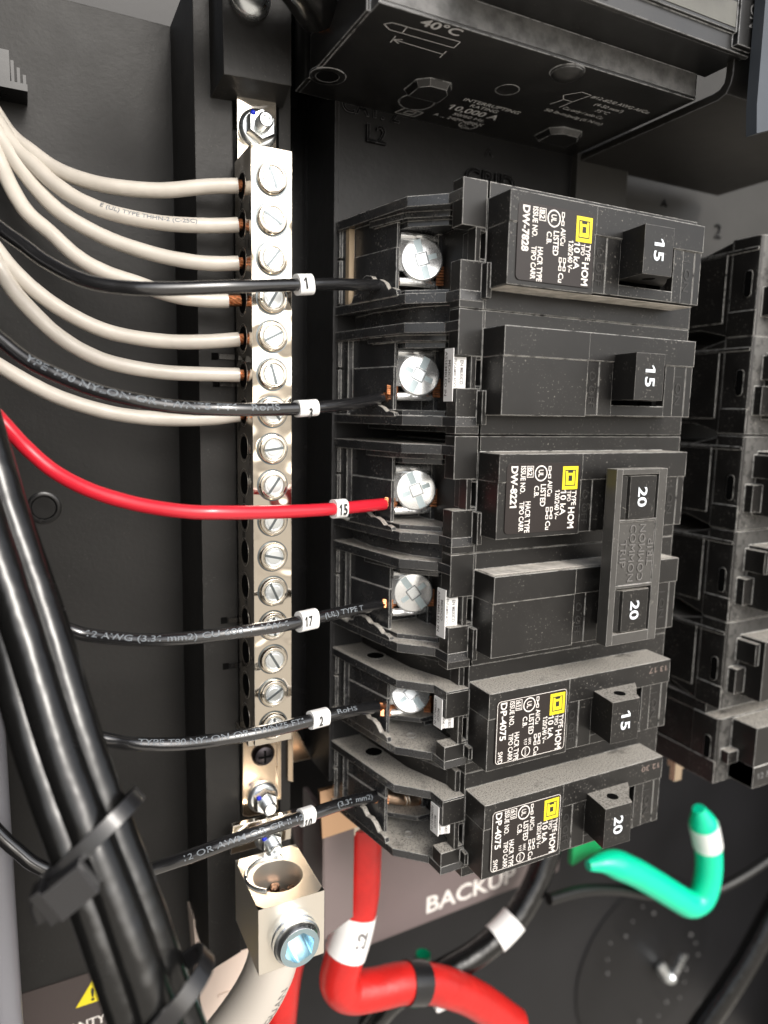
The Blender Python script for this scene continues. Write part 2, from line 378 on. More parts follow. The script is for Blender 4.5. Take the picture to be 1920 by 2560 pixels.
def jag_tab(mb, y, k=1.):
    """broken-off knock-out tab standing at the lower left of the bay"""
    prof = [(0, 0), (.02, 1.0), (.10, 1.5), (.16, 1.2), (.24, 2.6), (.33, 3.3), (.42, 3.0), (.50, 4.2), (.60, 4.5), (.66, 4.2), (.74, 3.5), (.78, 1.6), (.86, 1.3), (.9, .2)]
    a, b_ = Vector((-13.2, 0, 20.8)), Vector((-16.7, 0, 39.5)); nx = Vector((-.98, 0, -.18))
    up_ = [(a+(b_-a)*t_, h*k) for t_, h in prof]
    A = [(p.x, y-h, p.z) for p, h in up_]+[(b_.x, y+.1, b_.z), (a.x, y+.1, a.z)]
    B = [(p[0]+1.2, p[1], p[2]+.25) for p in A]
    mb.hull(A, B)
def flat_text(mb, s_, cap, x, y, z, **k):      # print that reads downwards
    mb.text(s_, cap, (x, y, z), right=(0, 1, 0), up=(1, 0, 0), **k)
def rect(mb, x0, x1, y0, y1, z, wd):
    mb.add([(x0, y0, z), (x1, y0, z), (x1, y1, z), (x0, y1, z), (x0+wd, y0+wd, z), (x1-wd, y0+wd, z), (x1-wd, y1-wd, z), (x0+wd, y1-wd, z)],
           [(0, 1, 5, 4), (1, 2, 6, 5), (2, 3, 7, 6), (3, 0, 4, 7)])
def rrect(x0, x1, y0, y1, r, seg=5):
    p = []
    for cx, cy, a0 in ((x1-r, y0+r, -90), (x1-r, y1-r, 0), (x0+r, y1-r, 90), (x0+r, y0+r, 180)):
        for k in range(seg+1):
            a = math.radians(a0+90*k/seg); p.append((cx+r*math.cos(a), cy+r*math.sin(a)))
    return p
def label(T, y0, code, swd):
    z = -.10
    lab = T.part('label', MB().prism(rrect(1.9, 21.4, y0+1.9, y0+16.6, 1.0), 'z', -.08, .30), 'sticker')
    mb = MB(); n = len(rrect(2.3, 21.0, y0+2.2, y0+16.4, .9))
    o = rrect(2.15, 21.2, y0+2.1, y0+16.4, .9); i_ = rrect(2.27, 21.08, y0+2.22, y0+16.28, .8)
    if swd: mb.add([(p[0], p[1], z) for p in o]+[(p[0], p[1], z) for p in i_], [(k, (k+1) % n, n+(k+1) % n, n+k) for k in range(n)])
    B = .014 if swd else .020
    T_ = lambda s_, cap, x, y, **k: flat_text(mb, s_, cap, x, y0+y, z, bold=k.pop('bold', B), **k)
    T_(code, 1.6, 3.05, 2.5, width=8.6, bold=B*1.6)
    if swd: T_('SWD', 1.2, 2.8, 13.6, width=2.7)
    T_('ISSUE NO.', 1.25, 5.45, 2.5, width=5.7)
    rect(mb, 7.0, 8.7, y0+2.5, y0+4.9, z, .14); T_('61J' if swd else 'B2', 1.1, 7.25, 2.85, width=1.7)
    T_('TIPO CARR', 1.2, 5.45, 9.9, width=6.3); T_('HACR TYPE', 1.3, 7.0, 9.9, width=6.6)
    T_('C.B.', 1.2, 9.1, 6.7, width=2.4); T_('LISTED', 1.35, 10.8, 6.4, width=4.7)
    mb.ring((10.7, y0+4.1, z), 1.4, 1.68); T_('UL', 1.25, 10.05, 3.35, width=1.5)
    if swd:
        mb.ring((10.3, y0+14.9, z), 1.0, 1.2); T_('ance', .6, 10.0, 14.05, width=1.7, bold=0)
        T_('NMX', .75, 10.9, 11.9, width=1.6); T_('117', .75, 9.7, 11.9, width=1.5)
    T_('AI/Cu', 1.2, 12.6, 5.6, width=3.4); T_('Cu', 1.25, 12.5, 14.3, width=1.9)
    for x_, yy in ((12.6, 2.6), (12.4, 11.3), (13.5, 11.3)):
        rect(mb, x_, x_+.75, y0+yy, y0+yy+1.0, z, .18); rect(mb, x_, x_+.75, y0+yy+1.7, y0+yy+2.6, z, .18)
        mb.add([(x_+.22, y0+yy+1, z), (x_+.5, y0+yy+1, z), (x_+.5, y0+yy+1.7, z), (x_+.22, y0+yy+1.7, z)], [(0, 1, 2, 3)])
    T_('120/240 V~', 1.2, 14.75, 7.7, width=6.3)
    T_('10 kA', 1.5, 16.25, 7.8, width=5.4)
    T_('TIPO', 1.0, 18.05, 8.0, width=2.3); T_('TYPE', 1.25, 19.3, 8.0, width=3.2); T_('HOM', 1.7, 18.55, 11.6, width=4.6, bold=B*1.4)
    T.part('printed_text', mb, 'white_ink', lab, fix=False)
    # yellow square emblem
    lo = MB().box(16.5, 20.7, y0+2.75, y0+7.7, -.13, -.02)
    T.part('square_emblem', lo, 'yellow', lab)
    mb = MB(); rect(mb, 17.15, 20.05, y0+3.5, y0+6.95, -.15, .22); mb.add([(18.1, y0+4.7, -.15), (19.1, y0+4.7, -.15), (19.1, y0+5.9, -.15), (18.1, y0+5.9, -.15)], [(0, 1, 2, 3)])
    mb.add([(17.9, y0+3.7, -.15), (19.3, y0+3.7, -.15), (19.3, y0+4.15, -.15), (17.9, y0+4.15, -.15)], [(0, 1, 2, 3)])
    T.part('emblem_lines', mb, 'ink', lab, fix=False)
def handle(T, y0, num, tall=False):
    mb = MB()
    if not tall:
        a = [(29.4, 1.5), (29.35, -1.0), (28.9, -4.0), (28.5, -6.9), (36.4, -7.2), (37.4, -5.2), (40.5, -2.2), (43.5, 1.5)]
    mb.prism(a, 'y', y0+4.2, y0+13.9)
    h = T.part('handle', mb, 'plastic2')
    nb = MB(); L_ = nb.text(num, 2.6, (31.2, y0+6.7, -7.12), right=(0, 1, -.0), up=(1, 0, -.03), width=4.4, bold=.022)
    T.part('rating_number', nb, 'blue_white', h, fix=False)
    for yy, nn in ((y0+4.19, (0, -1, 0)), (y0+13.91, (0, 1, 0))):
        T.part('handle_hole', MB().disc((34.0, yy, -3.4), 1.35, nn, e1=(1, 0, 0)), 'opening_shade', h, fix=False)
def slot(T, y0):
    T.part('handle_slot', MB().box(29.3, 45.2, y0+4.4, y0+15.0, 6.2, 7.7).box(43.6, 45.2, y0+4.4, y0+15, 2.2, 7.7), 'opening_shade')
def off_on(T, y0, amt='emboss_dark'):
    mb = MB(); flat_text(mb, 'O OFF', 1.75, 22.7, y0+8.0, .44, width=7.6, thick=.10, extr=(0, 0, -1)); T.part('off_lettering', mb, amt)
    mb = MB(); flat_text(mb, '| ON', 1.75, 48.8, y0+8.0, .44, width=6.6, thick=.10, extr=(0, 0, -1)); T.part('on_lettering', mb, amt)
def terminal(T, y0, tilt=0., rot=0., cy=9.3, screw=True, wire_y=None):
    c = Vector((-5.0, y0+cy, 25.2)); ax = Vector((-.36, -.10+tilt, -1)).normalized()
    mb = MB()
    # saddle clamp: plate with folded, ribbed sides
    mb.box(-10.9, 1.2, y0+cy-3.2, y0+cy+2.6, 26.4, 27.0)
    mb.box(-9.6, .8, y0+cy-5.0, y0+cy-3.2, 26.6, 27.2)
    for s_, dy in ((-1, -4.9), (1, 4.8)):
        pts = [(-9.6+10.2*k/8, y0+cy+dy, 27.0-.9*math.sin(math.pi*k/8)) for k in range(9)]
        mb.tube([Vector(p) for p in pts], .95, 10)
        mb.tube([Vector((p[0]*.35-3.1, p[1]+s_*.1, p[2]-.9)) for p in pts], .55, 8)
    cl = T.part('terminal_clamp', mb, 'brightzinc')
    if screw:
        mb = MB().lathe(c, ax, [(4.75, -1.3), (4.85, -.7), (4.75, .15), (4.45, .42), (2.0, .55), (.01, .56)], 40)
        s_ = T.part('terminal_screw', mb, 'brightzinc')
        # square socket with slot arms, recessed look built from thin dark steps
        e = Matrix.Rotation(rot, 3, ax)@Vector((1, 0, 0)); e = (e-ax*e.dot(ax)).normalized(); f = ax.cross(e)
        mb = MB()
        def slab_(u0, u1, v0, v1, h0, h1):
            A = [c+e*u+f*v+ax*h0 for u, v in ((u0, v0), (u1, v0), (u1, v1), (u0, v1))]; B = [p+ax*(h1-h0) for p in A]
            mb.hull(A, B)
        for k in range(4):
            e, f = f, -e
            slab_(-1.35, 1.35, 1.2, 1.4, .3, .68)
        T.part('drive_recess', mb, M['slot'], s_)
        mb = MB(); slab_(-.8, .8, 1.5, 4.3, .2, .57); slab_(-.8, .8, -4.3, -1.5, .2, .57)
        T.part('drive_slot', mb, M['slot_tint'], s_)
        mb = MB(); slab_(1.5, 3.4, -.55, .55, .2, .57); slab_(-3.4, -1.5, -.55, .55, .2, .57)
        T.part('cross_slot', mb, M['slot_tint'], s_)
        T.part('socket_floor', MB().hull([c+e*u+f*v+ax*.5 for u, v in ((-1.1, -1.1), (1.1, -1.1), (1.1, 1.1), (-1.1, 1.1))], [c+e*u+f*v+ax*.62 for u, v in ((-1.1, -1.1), (1.1, -1.1), (1.1, 1.1), (-1.1, 1.1))]), 'zinc', s_)
def sticker_white(T, y0, lo=4.2, hi=15.0, m0=5.9, m1=12.4):
    # small white strip on the slanted face between screw pocket and nose slab
    a, b_, c_, d_ = (-6.6, 9.0), (-2.75, 8.1), (-2.75, 8.4), (-6.3, 12.5)
    A = []
    mb = MB().prism([(-6.6, 11.6), (-6.35, 8.6), (-6.15, 8.6), (-6.4, 11.6)], 'y', y0+lo, y0+hi)
    mb.prism([(-6.3, 9.3), (-3.2, 8.6), (-3.1, 8.9), (-6.2, 9.6)], 'y', y0+m0, y0+m1)
    s_ = T.part('origin_sticker', mb, 'tag')
    mb = MB()
    mb.text('ASSEMBLED IN', .75, (-6.68, y0+lo+.6, 11.2), right=(0, 1, 0), up=(.09, 0, -1), width=(hi-lo)*.84, bold=.01)
    mb.text('MEXICO', .75, (-6.60, y0+lo+2.4, 10.0), right=(0, 1, 0), up=(.09, 0, -1), width=(hi-lo)*.42, bold=.01)
    mb.text('ENSAMBLADO', .7, (-5.9, y0+m0+.4, 9.15), right=(0, 1, 0), up=(1, 0, -.2), width=(m1-m0)*.88, bold=.01)
    mb.text('EN MEXICO', .7, (-4.5, y0+m0+.7, 8.75), right=(0, 1, 0), up=(1, 0, -.2), width=(m1-m0)*.75, bold=.01)
    T.part('printed_text', mb, 'ink_grey', s_, fix=False)

def two_pole(name, lab, y0, code, tie=False):
    T = Thing(name, lab, 'circuit breaker', (-17, y0+25, 47))
    mb = MB()
    pole_body(mb, y0, 0); pole_body(mb, y0+25.4, 0)
    # shoulders (full width) with the seam between the poles, plus the deep body
    mb.box(-.2, 60, y0-3.3, y0+21.6, 7.5, 14.1); mb.box(-.2, 60, y0+21.75, y0+47.1, 7.55, 14.1); mb.box(-.1, 59.9, y0+21.5, y0+21.85, 7.9, 14)
    mb.box(0, 59.5, y0-2.0, y0+46, 14, 44.9)
    nose(mb, y0-3.3, y0+21.6, y0+5.7, True); nose(mb, y0+21.8, y0+47.1, y0+31.1, True)
    hs = T.part('housing', mb, 'plastic')
    mb = MB()
    for k in (0, 1):
        ya = y0+25.4*k
        top, bot = (ya-1.3, ya+20.2)
        cheek(mb, top, top+2.1); cheek(mb, bot-2.1, bot); bay(mb, top+2.1, bot-2.1); inner_lips(mb, top+2.1, bot-2.1); jag_tab(mb, bot-2.0, 1.25 if k == 0 and not tie else .7)
        mb.box(-1, 2, top, bot, 25, 44.8)
        mb.box(-9, 1, top+2, bot-2, 30.5, 32)
    # dusty web between poles
    mb.prism([(-2, 12), (-8, 20), (-12, 34), (-12, 44.9), (2, 44.9), (2, 12)], 'y', y0+20.1, y0+24.2)
    mb.prism([(-1, 10), (-4, 20), (-8, 34), (-8, 44.9), (2, 44.9), (2, 10)], 'y', y0+45.4, y0+47)
    T.part('terminal_bay', mb, 'bay')
    T.part('ledge_hole', MB().disc((-5.8, y0+4.35, 21.0), 1.6, (0, 1, .0), e1=(1, 0, 0), sy=1.), 'opening_shade', fix=False) if False else None
    for k in (0, 1):
        slot(T, y0+25.4*k); off_on(T, y0+25.4*k)
        terminal(T, y0+25.4*k, rot=(.25, -.5, .35, .6)[k+(2 if tie else 0)], tilt=(0, 0, 0, .0)[k], cy=(9.3, 9.0, 9.8, 8.8)[k+(2 if tie else 0)])
    label(T, y0, code, False); sticker_white(T, y0+25.4)
    return T
T1 = two_pole('circuit_breaker', 'topmost breaker of the left column, two poles with two separate black 15 handles', 0, 'DW-7828')
for k in (0, 1): handle(T1, 25.4*k, '15')
T2 = two_pole('circuit_breaker', 'two-pole breaker whose handles marked 20 sit in one grey common trip bar', 50.8, 'DW-8221', True)
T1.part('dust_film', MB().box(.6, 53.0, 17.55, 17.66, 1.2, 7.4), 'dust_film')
T1.part('dust_film', MB().box(-15.95, -14.6, .9, 18.0, 40.2, 43), 'tan_strip').name = 'tan_strip'
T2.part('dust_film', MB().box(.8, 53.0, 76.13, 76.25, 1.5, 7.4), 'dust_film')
# tie bar around both handles
y0 = 50.8
mb = MB()
xa, xb, za = 25.2, 40.0, -6.9
mb.box(xa, 26.9, y0+3.0, y0+41.6, za, -3.9); mb.box(37.6, xb, y0+3.0, y0+41.6, za, -3.9)
mb.box(26.9, 37.6, y0+3.0, y0+4.2, za, -3.9); mb.box(26.9, 37.6, y0+13.9, y0+29.0, za+.25, -3.9); mb.box(26.9, 37.6, y0+39.2, y0+41.6, za, -3.9)
mb.box(26.9, 37.6, y0+13.9, y0+14.5, za, za+.3); mb.box(26.9, 37.6, y0+28.4, y0+29.0, za, za+.3)
tb = T2.part('common_trip_bar', mb, mat('grey_tie_bar', (.055, .053, .05), .34, edge=(.28, (.45, .44, .42), .84, .99), dust=(.7, DUST), mottle=(120, 1.3), rvar=.15))
mb = MB()
for s_, x, wd, rev in (('TRIP', 27.6, 6.0, 0), ('COMMON', 30.2, 12.6, 0), ('NOMMOC', 33.0, 12.6, 1), ('PIRT', 35.6, 6.0, 1)):
    yc = y0+21.4
    if rev: mb.text(s_[::-1], 1.75, (x+1.75, yc+wd/2, za+.26), right=(0, -1, 0), up=(-1, 0, 0), width=wd, bold=.0, thick=.22, extr=(0, 0, -1))
    else: flat_text(mb, s_, 1.75, x, yc-wd/2, za+.26, width=wd, thick=.22, extr=(0, 0, -1))
T2.part('raised_lettering', mb, mat('tie_bar_lettering', (.12, .115, .11), .3, edge=(.12, (.36, .35, .34), .84, .99)), tb)
for k in (0, 1):
    ya = y0+25.4*k+(0 if k == 0 else -.3)
    mb = MB().prism([(29.3, 1.5), (28.0, -4.5), (27.6, -5.6), (28.9, -6.3), (29.2, -7.0), (36.6, -7.1), (37.2, -6.4), (38.2, 1.5)], 'y', ya+4.5, ya+13.7)
    h = T2.part('handle', mb, 'plastic2')
    nb = MB(); nb.text('20', 2.5, (31.5, ya+6.9, -7.15), right=(0, 1, 0), up=(1, 0, -.01), width=4.3, bold=.022)
    T2.part('rating_number', nb, 'blue_white', h, fix=False)

def one_pole(lab, y0, num, stamp, screw, tilt):
    T = Thing('circuit_breaker', lab, 'circuit breaker', (-17, y0+18, 47), 'single-pole breakers at the foot of the left column')
    mb = MB(); pole_body(mb, y0, 0)
    mb.box(-.3, 60, y0-3.7, y0+21.6, 7.6, 14.1); mb.box(1.0, 59.5, y0-2.2, y0+20.2, 14, 44.9)
    mb.box(-1.6, 1.0, y0-3.7, y0+1.9, 9.5, 14.05)
    nose(mb, y0+1.7, y0+19.2, y0+7.5, False)
    # sloping fill between the cheek and the body, seen from above
    mb.prism([(-1.5, 13), (-6, 24), (-9, 44.9), (2, 44.9), (2, 13)], 'y', y0-2.2, y0+1.75)
    mb.prism([(-1.5, 13), (-6, 24), (-9, 44.9), (2, 44.9), (2, 13)], 'y', y0+19.15, y0+20.3)
    T.part('housing', mb, 'plastic')
    mb = MB()
    top, bot = y0+1.3, y0+19.3
    cheek(mb, top, top+2.0); cheek(mb, bot-1.9, bot); bay(mb, top+2.0, bot-1.9); jag_tab(mb, bot-1.9, 1.0)
    mb.box(-1, 2, top, bot, 25, 44.8); mb.box(-9, 1, top+2, bot-2, 30.5, 32)
    mb.prism([(-4, 22.0), (-11, 28), (-11, 31), (0, 31), (0, 22)], 'y', y0+13.6, y0+14.8)
    mb.lathe((-6.5, bot-2.0, 21.5), (0, -1, 0), [(1.35, 0), (1.35, .22), (1.1, .22), (1.0, .05), (.01, .05)], 24, (1, 0, 0))
    T.part('terminal_bay', mb, 'bay')
    hx, hz = -10.0, 34.5
    T.part('mounting_hole', MB().lathe((hx, top-.02, hz), (0, -1, 0), [(2.6, -.3), (2.6, .12), (2.3, .12), (2.2, 0.04), (.01, .02)], 28, (1, 0, 0)), 'plastic')
    T.part('hole_shade_disc', MB().disc((hx, top-.1, hz), 2.15, (0, -1, 0), e1=(1, 0, 0)), 'opening_shade', fix=False)  # flat black disc; the darkness of the hole is only its colour
    slot(T, y0); off_on(T, y0)
    terminal(T, y0, tilt=tilt, rot=.5, cy=8.4, screw=screw) if screw else None
    label(T, y0, 'DP-4075', True); sticker_white(T, y0, 3.4, 10.4, 7.6, 10.4)
    handle(T, y0, num)
    mb = MB(); mb.text(stamp, 1.35, (53.0, y0+1.4, -.02), right=(-1, 0, 0), up=(0, 1, 0), width=6.2, bold=.004)
    T.part('date_stamp', mb, mat('stamped_digits', (.22, .17, .15), .5), fix=False)
    return T
T3 = one_pole('single-pole breaker marked 15 with stamp 13 17, just above the lowest breaker', 101.6, '15', '13 17', True, -.38)
T4 = one_pole('lowest breaker of the left column, marked 20 with stamp 12 30', 127.0, '20', '12 30', False, 0)

# ------------------------------------------------------------------ right column: the ends of turned breakers
def far_body(mb, ya, yb, kind):
    z0 = 7.5
    mb.prism([(84, 15.8), (84, z0+1.5), (84.35, z0+.5), (85.1, z0), (142, z0), (142, 15.8)], 'y', ya, yb)
    mb.prism([(ya+.4, 15.6), (yb-.4, 15.6), (yb-2.6, 24), (yb-2.6, 49.8), (ya+2.6, 49.8), (ya+2.6, 24)], 'x', 84.0, 141.5)
    sy = ya+(yb-ya)*(.74 if kind != 'flip' else .70)
    # parting step on the end face, a rib down the face
    mb.box(83.84, 84.2, sy, yb-.05, z0+.05, 15.7); mb.box(83.86, 84.1, ya+3.2, yb-4, 17.2, 36)
    mb.box(83.88, 84.1, ya+2.8, ya+3.6, 8.2, 40)
    b0, b1 = ya+4.0, yb-4.0
    mb.box(90, 143, b0, b1, 0, 7.6); mb.box(88.6, 90.3, b0+.9, b0+7, 1.6, 7.7); mb.box(86.2, 90.2, b0+8.8, b1-1, 5.2, 7.7)
    mb.box(96, 143, b0+.5, b0+9, -.25, .1)
def slot_part(T, ya, yb, f=.42):
    ym = ya+(yb-ya)*f
    T.part('end_slot', MB().prism(rrect(ym, ym+6.6, 9.3, 11.3, .9), 'x', 83.76, 83.9), 'opening_shade')
    mb = MB(); o = rrect(ym-.15, ym+6.75, 9.15, 11.45, 1.0); i_ = rrect(ym, ym+6.6, 9.3, 11.3, .9); n = len(o)
    mb.add([(83.74, p[0], p[1]) for p in o]+[(83.74, p[0], p[1]) for p in i_]+[(83.9, p[0], p[1]) for p in o], [(k, (k+1) % n, n+(k+1) % n, n+k) for k in range(n)]+[(k, (k+1) % n, 2*n+(k+1) % n, 2*n+k) for k in range(n)])
    T.part('slot_rim', mb, 'plastic')
G = 'breakers of the right column seen from their ends'
T = Thing('circuit_breaker', 'topmost right-column breaker, two poles with a hooked slot in each end face', 'circuit breaker', (84, 45, 50), G)
mb = MB(); far_body(mb, -3.7, 21.4, 0); far_body(mb, 21.5, 46.8, 0); T.part('housing', mb, 'plastic')
slot_part(T, -3.7, 21.4, .34); slot_part(T, 21.5, 46.8, .34)
rows = [(47.4, 72.6, 'right-column breaker level with the upper handle marked 20 in the grey bar', 0),
        (72.9, 98.0, 'right-column breaker level with the lower handle marked 20 in the grey bar', 0),
        (98.3, 123.2, 'right-column breaker directly above the lowest one, level with the stamp 13 17', 0)]
for ya, yb, lb, kd in rows:
    T = Thing('circuit_breaker', lb, 'circuit breaker', (84, yb, 50), G)
    mb = MB(); far_body(mb, ya, yb, kd); T.part('housing', mb, 'plastic'); slot_part(T, ya, yb, .42)
T = Thing('circuit_breaker', 'lowest right-column breaker, narrow nose stamped 12 34 near the right edge', 'circuit breaker', (84, 145, 50), G)
ya, yb = 126.2, 145.2
mb = MB(); mb.prism([(84, 15.8), (84, 9), (84.35, 8), (85.1, 7.5), (142, 7.5), (142, 15.8)], 'y', ya, yb).box(84.4, 142, ya, yb, 15.6, 49.8).box(83.84, 84.2, yb-6.4, yb, 7.55, 40)
mb.box(90, 143, ya+.6, yb-1.0, 0, 7.6); mb.box(90, 143, yb-7.0, yb-.9, -.2, 7.5); mb.box(86, 90.2, ya+9, yb-6.5, 5.0, 7.7); mb.box(84.2, 142, ya-3.2, ya+.1, 12, 49)
T.part('housing', mb, 'plastic'); slot_part(T, ya, yb, .30)
mb = MB(); mb.text('12 34', 1.7, (91.6, yb-3.3, -.24), width=6.4, bold=.005); T.part('date_stamp', mb, 'emboss', fix=False)

# ------------------------------------------------------------------ main breaker overhead
T = Thing('main_breaker', 'big dusty black breaker overhead with 10,000 A lettering on its underside', 'circuit breaker', (13, -28, 45))
mb = MB()
mb.box(-26.5, 53, -70, -28, 4.6, 44.9)
mb.prism([(-26.5, 36), (-27.6, 38), (-27.6, 44.9), (-26.4, 44.9)], 'y', -70, -28.02)
mb.prism([(-33.4, -4.6), (-33.0, -5.4), (-33.2, -6.2), (-70, -6.2), (-70, 4.7), (-33.4, 4.7)], 'x', -12, 55.6)
mb.box(-27.3, -26.4, -36, -28.1, 8, 36)
# seat of the lug screw on the left end
mb.lathe((-24.0, -28.0, 34.5), (0, 1, 0), [(3.9, -.4), (3.9, .12), (3.7, .14), (2.6, .14), (2.45, .06), (.01, .06)], 36, (1, 0, 0))
# moulded bumps
for cx, cz, a_, b_ in ((-2.2, 28.6, 4.6, 4.4), (40.0, 35.0, 5.4, 4.6)):
    lo = [(cx-a_, cz-b_*.5), (cx-a_*.5, cz-b_), (cx+a_*.6, cz-b_), (cx+a_, cz-b_*.4), (cx+a_, cz+b_*.8), (cx-a_, cz+b_*.8)]
    mb.hull([(p[0], -28.1, p[1]) for p in lo], [(cx+(p[0]-cx)*.82, -26.6, cz+(p[1]-cz)*.82) for p in lo])
mb.lathe((-1.2, -28, 36.2), (0, 1, 0), [(4.2, -.1), (4.2, .12), (4.0, .12), (3.9, .05), (.01, .05)], 36, (1, 0, 0))
mb.lathe((13.2, -28, 21.0), (0, 1, 0), [(2.6, -.1), (2.6, .08), (2.45, .08), (2.4, .05), (.01, .05)], 36, (1, 0, 0))
mb.lathe((19.0, -28, 8.2), (0, 1, 0), [(3.6, -.2), (3.4, .5), (2.6, 1.1), (1.2, 1.5), (.01, 1.6)], 28, (1, 0, 0))
# front details above the ridge
mb.box(-11, 16, -70, -34.4, -7.0, -6.1); mb.box(20, 55, -70, -36.5, -7.0, -6.1); mb.box(50.2, 55.6, -70, -34.0, -7.6, -6.1)
T.part('housing', mb, 'old_plastic')
T.part('dusty_band', MB().box(-26, 52.5, -33.2, -28.6, 4.45, 4.7), mat('dusty_black', (.07, .07, .07), .6, mottle=(300, 2.2), bump=(1500, .5, .05)))
T.part('upper_face', MB().box(-10.6, 15.6, -69, -35.0, -7.15, -6.9).box(20.6, 49.6, -42, -37.2, -7.15, -6.9), mat('grey_upper_face', (.10, .10, .09), .45, mottle=(60, 1.5)))
T.part('handle_opening', MB().box(27, 48, -60, -42, -7.2, -7.02), 'opening_shade')
T.part('handle', MB().prism([(-60, -7), (-60, -13), (-45.5, -13), (-44.6, -11), (-44.6, -7)], 'x', 30, 47), mat('grey_handle', (.16, .15, .14), .4, edge=(.3, (.4, .4, .38), .84, .99)))
mb = MB(); mb.text('ON', 2.3, (53.2, -42.5, -7.66), right=(0, 1, 0), up=(1, 0, 0), width=4.6, bold=.01)
T.part('raised_lettering', mb, 'emboss', fix=False)
T.part('lug_hole', MB().disc((-24.0, -27.9, 34.5), 2.4, (0, 1, 0), e1=(1, 0, 0)), 'opening_shade', fix=False)
mb = MB()
R_, U_ = (1, 0, 0), (0, 0, -1); yb = -27.97
def under(s_, cap, x, z, wd, bold=.006, rt=(1, 0, 0)): mb.text(s_, cap, (x, yb, z), right=rt, up=U_, width=wd, bold=bold)
under('40°C', 2.3, -17.0, 7.4, 8.6, .02)
under('INTERRUPTING', 1.5, 7.5, 30.2, 15.5, .01); under('RATING', 1.4, 10.6, 32.2, 7.6, .01); under('10,000 A', 2.5, 6.4, 35.6, 14, .02)
under('50/60 Hz.', 1.4, 9.5, 38.0, 9.0, .01); under('A ... 240V~ MAX', 1.4, 5.6, 40.4, 14.0, .01)
under('#12-#2/0 AWG Al/Cu', 1.3, 31.6, 15.0, 17.5); under('(4-50 mm²)', 1.3, 35.0, 17.6, 8.5); under('75°C', 1.3, 37.4, 20.0, 4.0)
under('Cu only / solo Cu', 1.3, 30.0, 22.6, 12); under('50 lb-in/pulg (6 N·m)', 1.3, 27.0, 25.4, 17.5)
# strip-length pictogram
def line_(x0, z0, x1, z1, wd=.22):
    d = Vector((x1-x0, 0, z1-z0)).normalized(); n_ = Vector((-d.z, 0, d.x))*wd/2
    mb.add([(x0+n_.x, yb, z0+n_.z), (x1+n_.x, yb, z1+n_.z), (x1-n_.x, yb, z1-n_.z), (x0-n_.x, yb, z0-n_.z)], [(0, 1, 2, 3)])
for l_ in ((-21.5, 9.2, -6.9, 8.9), (-20.8, 11.6, -6.8, 11.4), (-21.5, 9.2, -22.6, 10.4), (-22.6, 10.4, -20.8, 11.6), (-6.9, 8.9, -6.8, 11.4), (-18.4, 9.2, -18.2, 11.6), (-18.8, 13.0, -18.6, 15.6), (-18.7, 14.3, -7.2, 14.6), (-7.4, 13.2, -7.2, 16.0),
           (-18.7, 14.3, -17.0, 13.5), (-18.7, 14.3, -17.0, 15.2), (-2.0, 40.4, 3.0, 40.4), (-2.0, 40.4, -3.0, 43.6), (-3.0, 43.6, 2.2, 43.6), (2.2, 43.6, 3.0, 40.4), (-.6, 41.2, 1.6, 41.2), (-.6, 41.2, -1.1, 42.8), (-1.1, 42.8, 1.2, 42.8), (1.2, 42.8, 1.6, 41.2),
           (25.6, 17, 28, 13.8), (28, 13.8, 31, 14), (31, 14, 29.6, 18.6), (27.2, 18.4, 26, 22), (29.6, 18.6, 29, 22.4), (25.6, 17, 27, 18.6), (27, 18.6, 29.6, 18.6)):
    line_(*l_)
mb.ring((16.4, yb, 41.4), 1.9, 2.1, (0, 1, 0), e1=(1, 0, 0), sy=1.2); under('40 C', 1.2, 14.8, 41.2, 3.4); under('Cu.', 1.2, 14.8, 42.9, 2.6)
T.part('engraved_lettering', mb, mat('pale_engraving', (.62, .62, .62), .5), fix=False)

# ------------------------------------------------------------------ feed cable at the top
T = Thing('feed_cable', 'thick glossy black cable entering the big breaker at the top edge', 'cable', (-30, -36, 30))
mb = MB().tube(spline([(-62, -52, 14), (-52, -47, 17), (-42, -43.2, 20), (-33, -40.2, 24), (-27.5, -38.5, 28)], 6), 6.3, 28, .02)
T.part('insulation', mb, 'cable')
mb = MB()
for k in range(14):
    a = k*2*math.pi/14; mb.tube([Vector((-28.5, -38.5+4*math.cos(a), 28+4*math.sin(a))), Vector((-24.8, -37.8+4*math.cos(a+.2), 29.4+4*math.sin(a+.2)))], .75, 8)
T.part('copper_strands', mb, 'copper')

# ------------------------------------------------------------------ cover box over the top of the bar
T = Thing('bar_cover', 'black textured metal cover plate above the silver bar, screwed at its top', 'cover', (-38, -26, 40))
mb = MB().hull([(-46.2, -70, 37.2), (-31.2, -70, 37.2), (-31.2, -25.6, 37.2), (-45.6, -24.8, 37.2)], [(-46.8, -71, 45.2), (-30.6, -71, 45.2), (-30.6, -23.8, 44.6), (-46.6, -22.9, 45.0)])
T.part('cover_plate', mb, 'paint')
s_ = T.part('screw', MB().lathe((-40.2, -40.6, 37.2), (0, 0, -1), [(4.4, 0), (4.4, .7), (3.9, 1.7), (2.6, 2.5), (.01, 2.9)], 32), 'zinc')

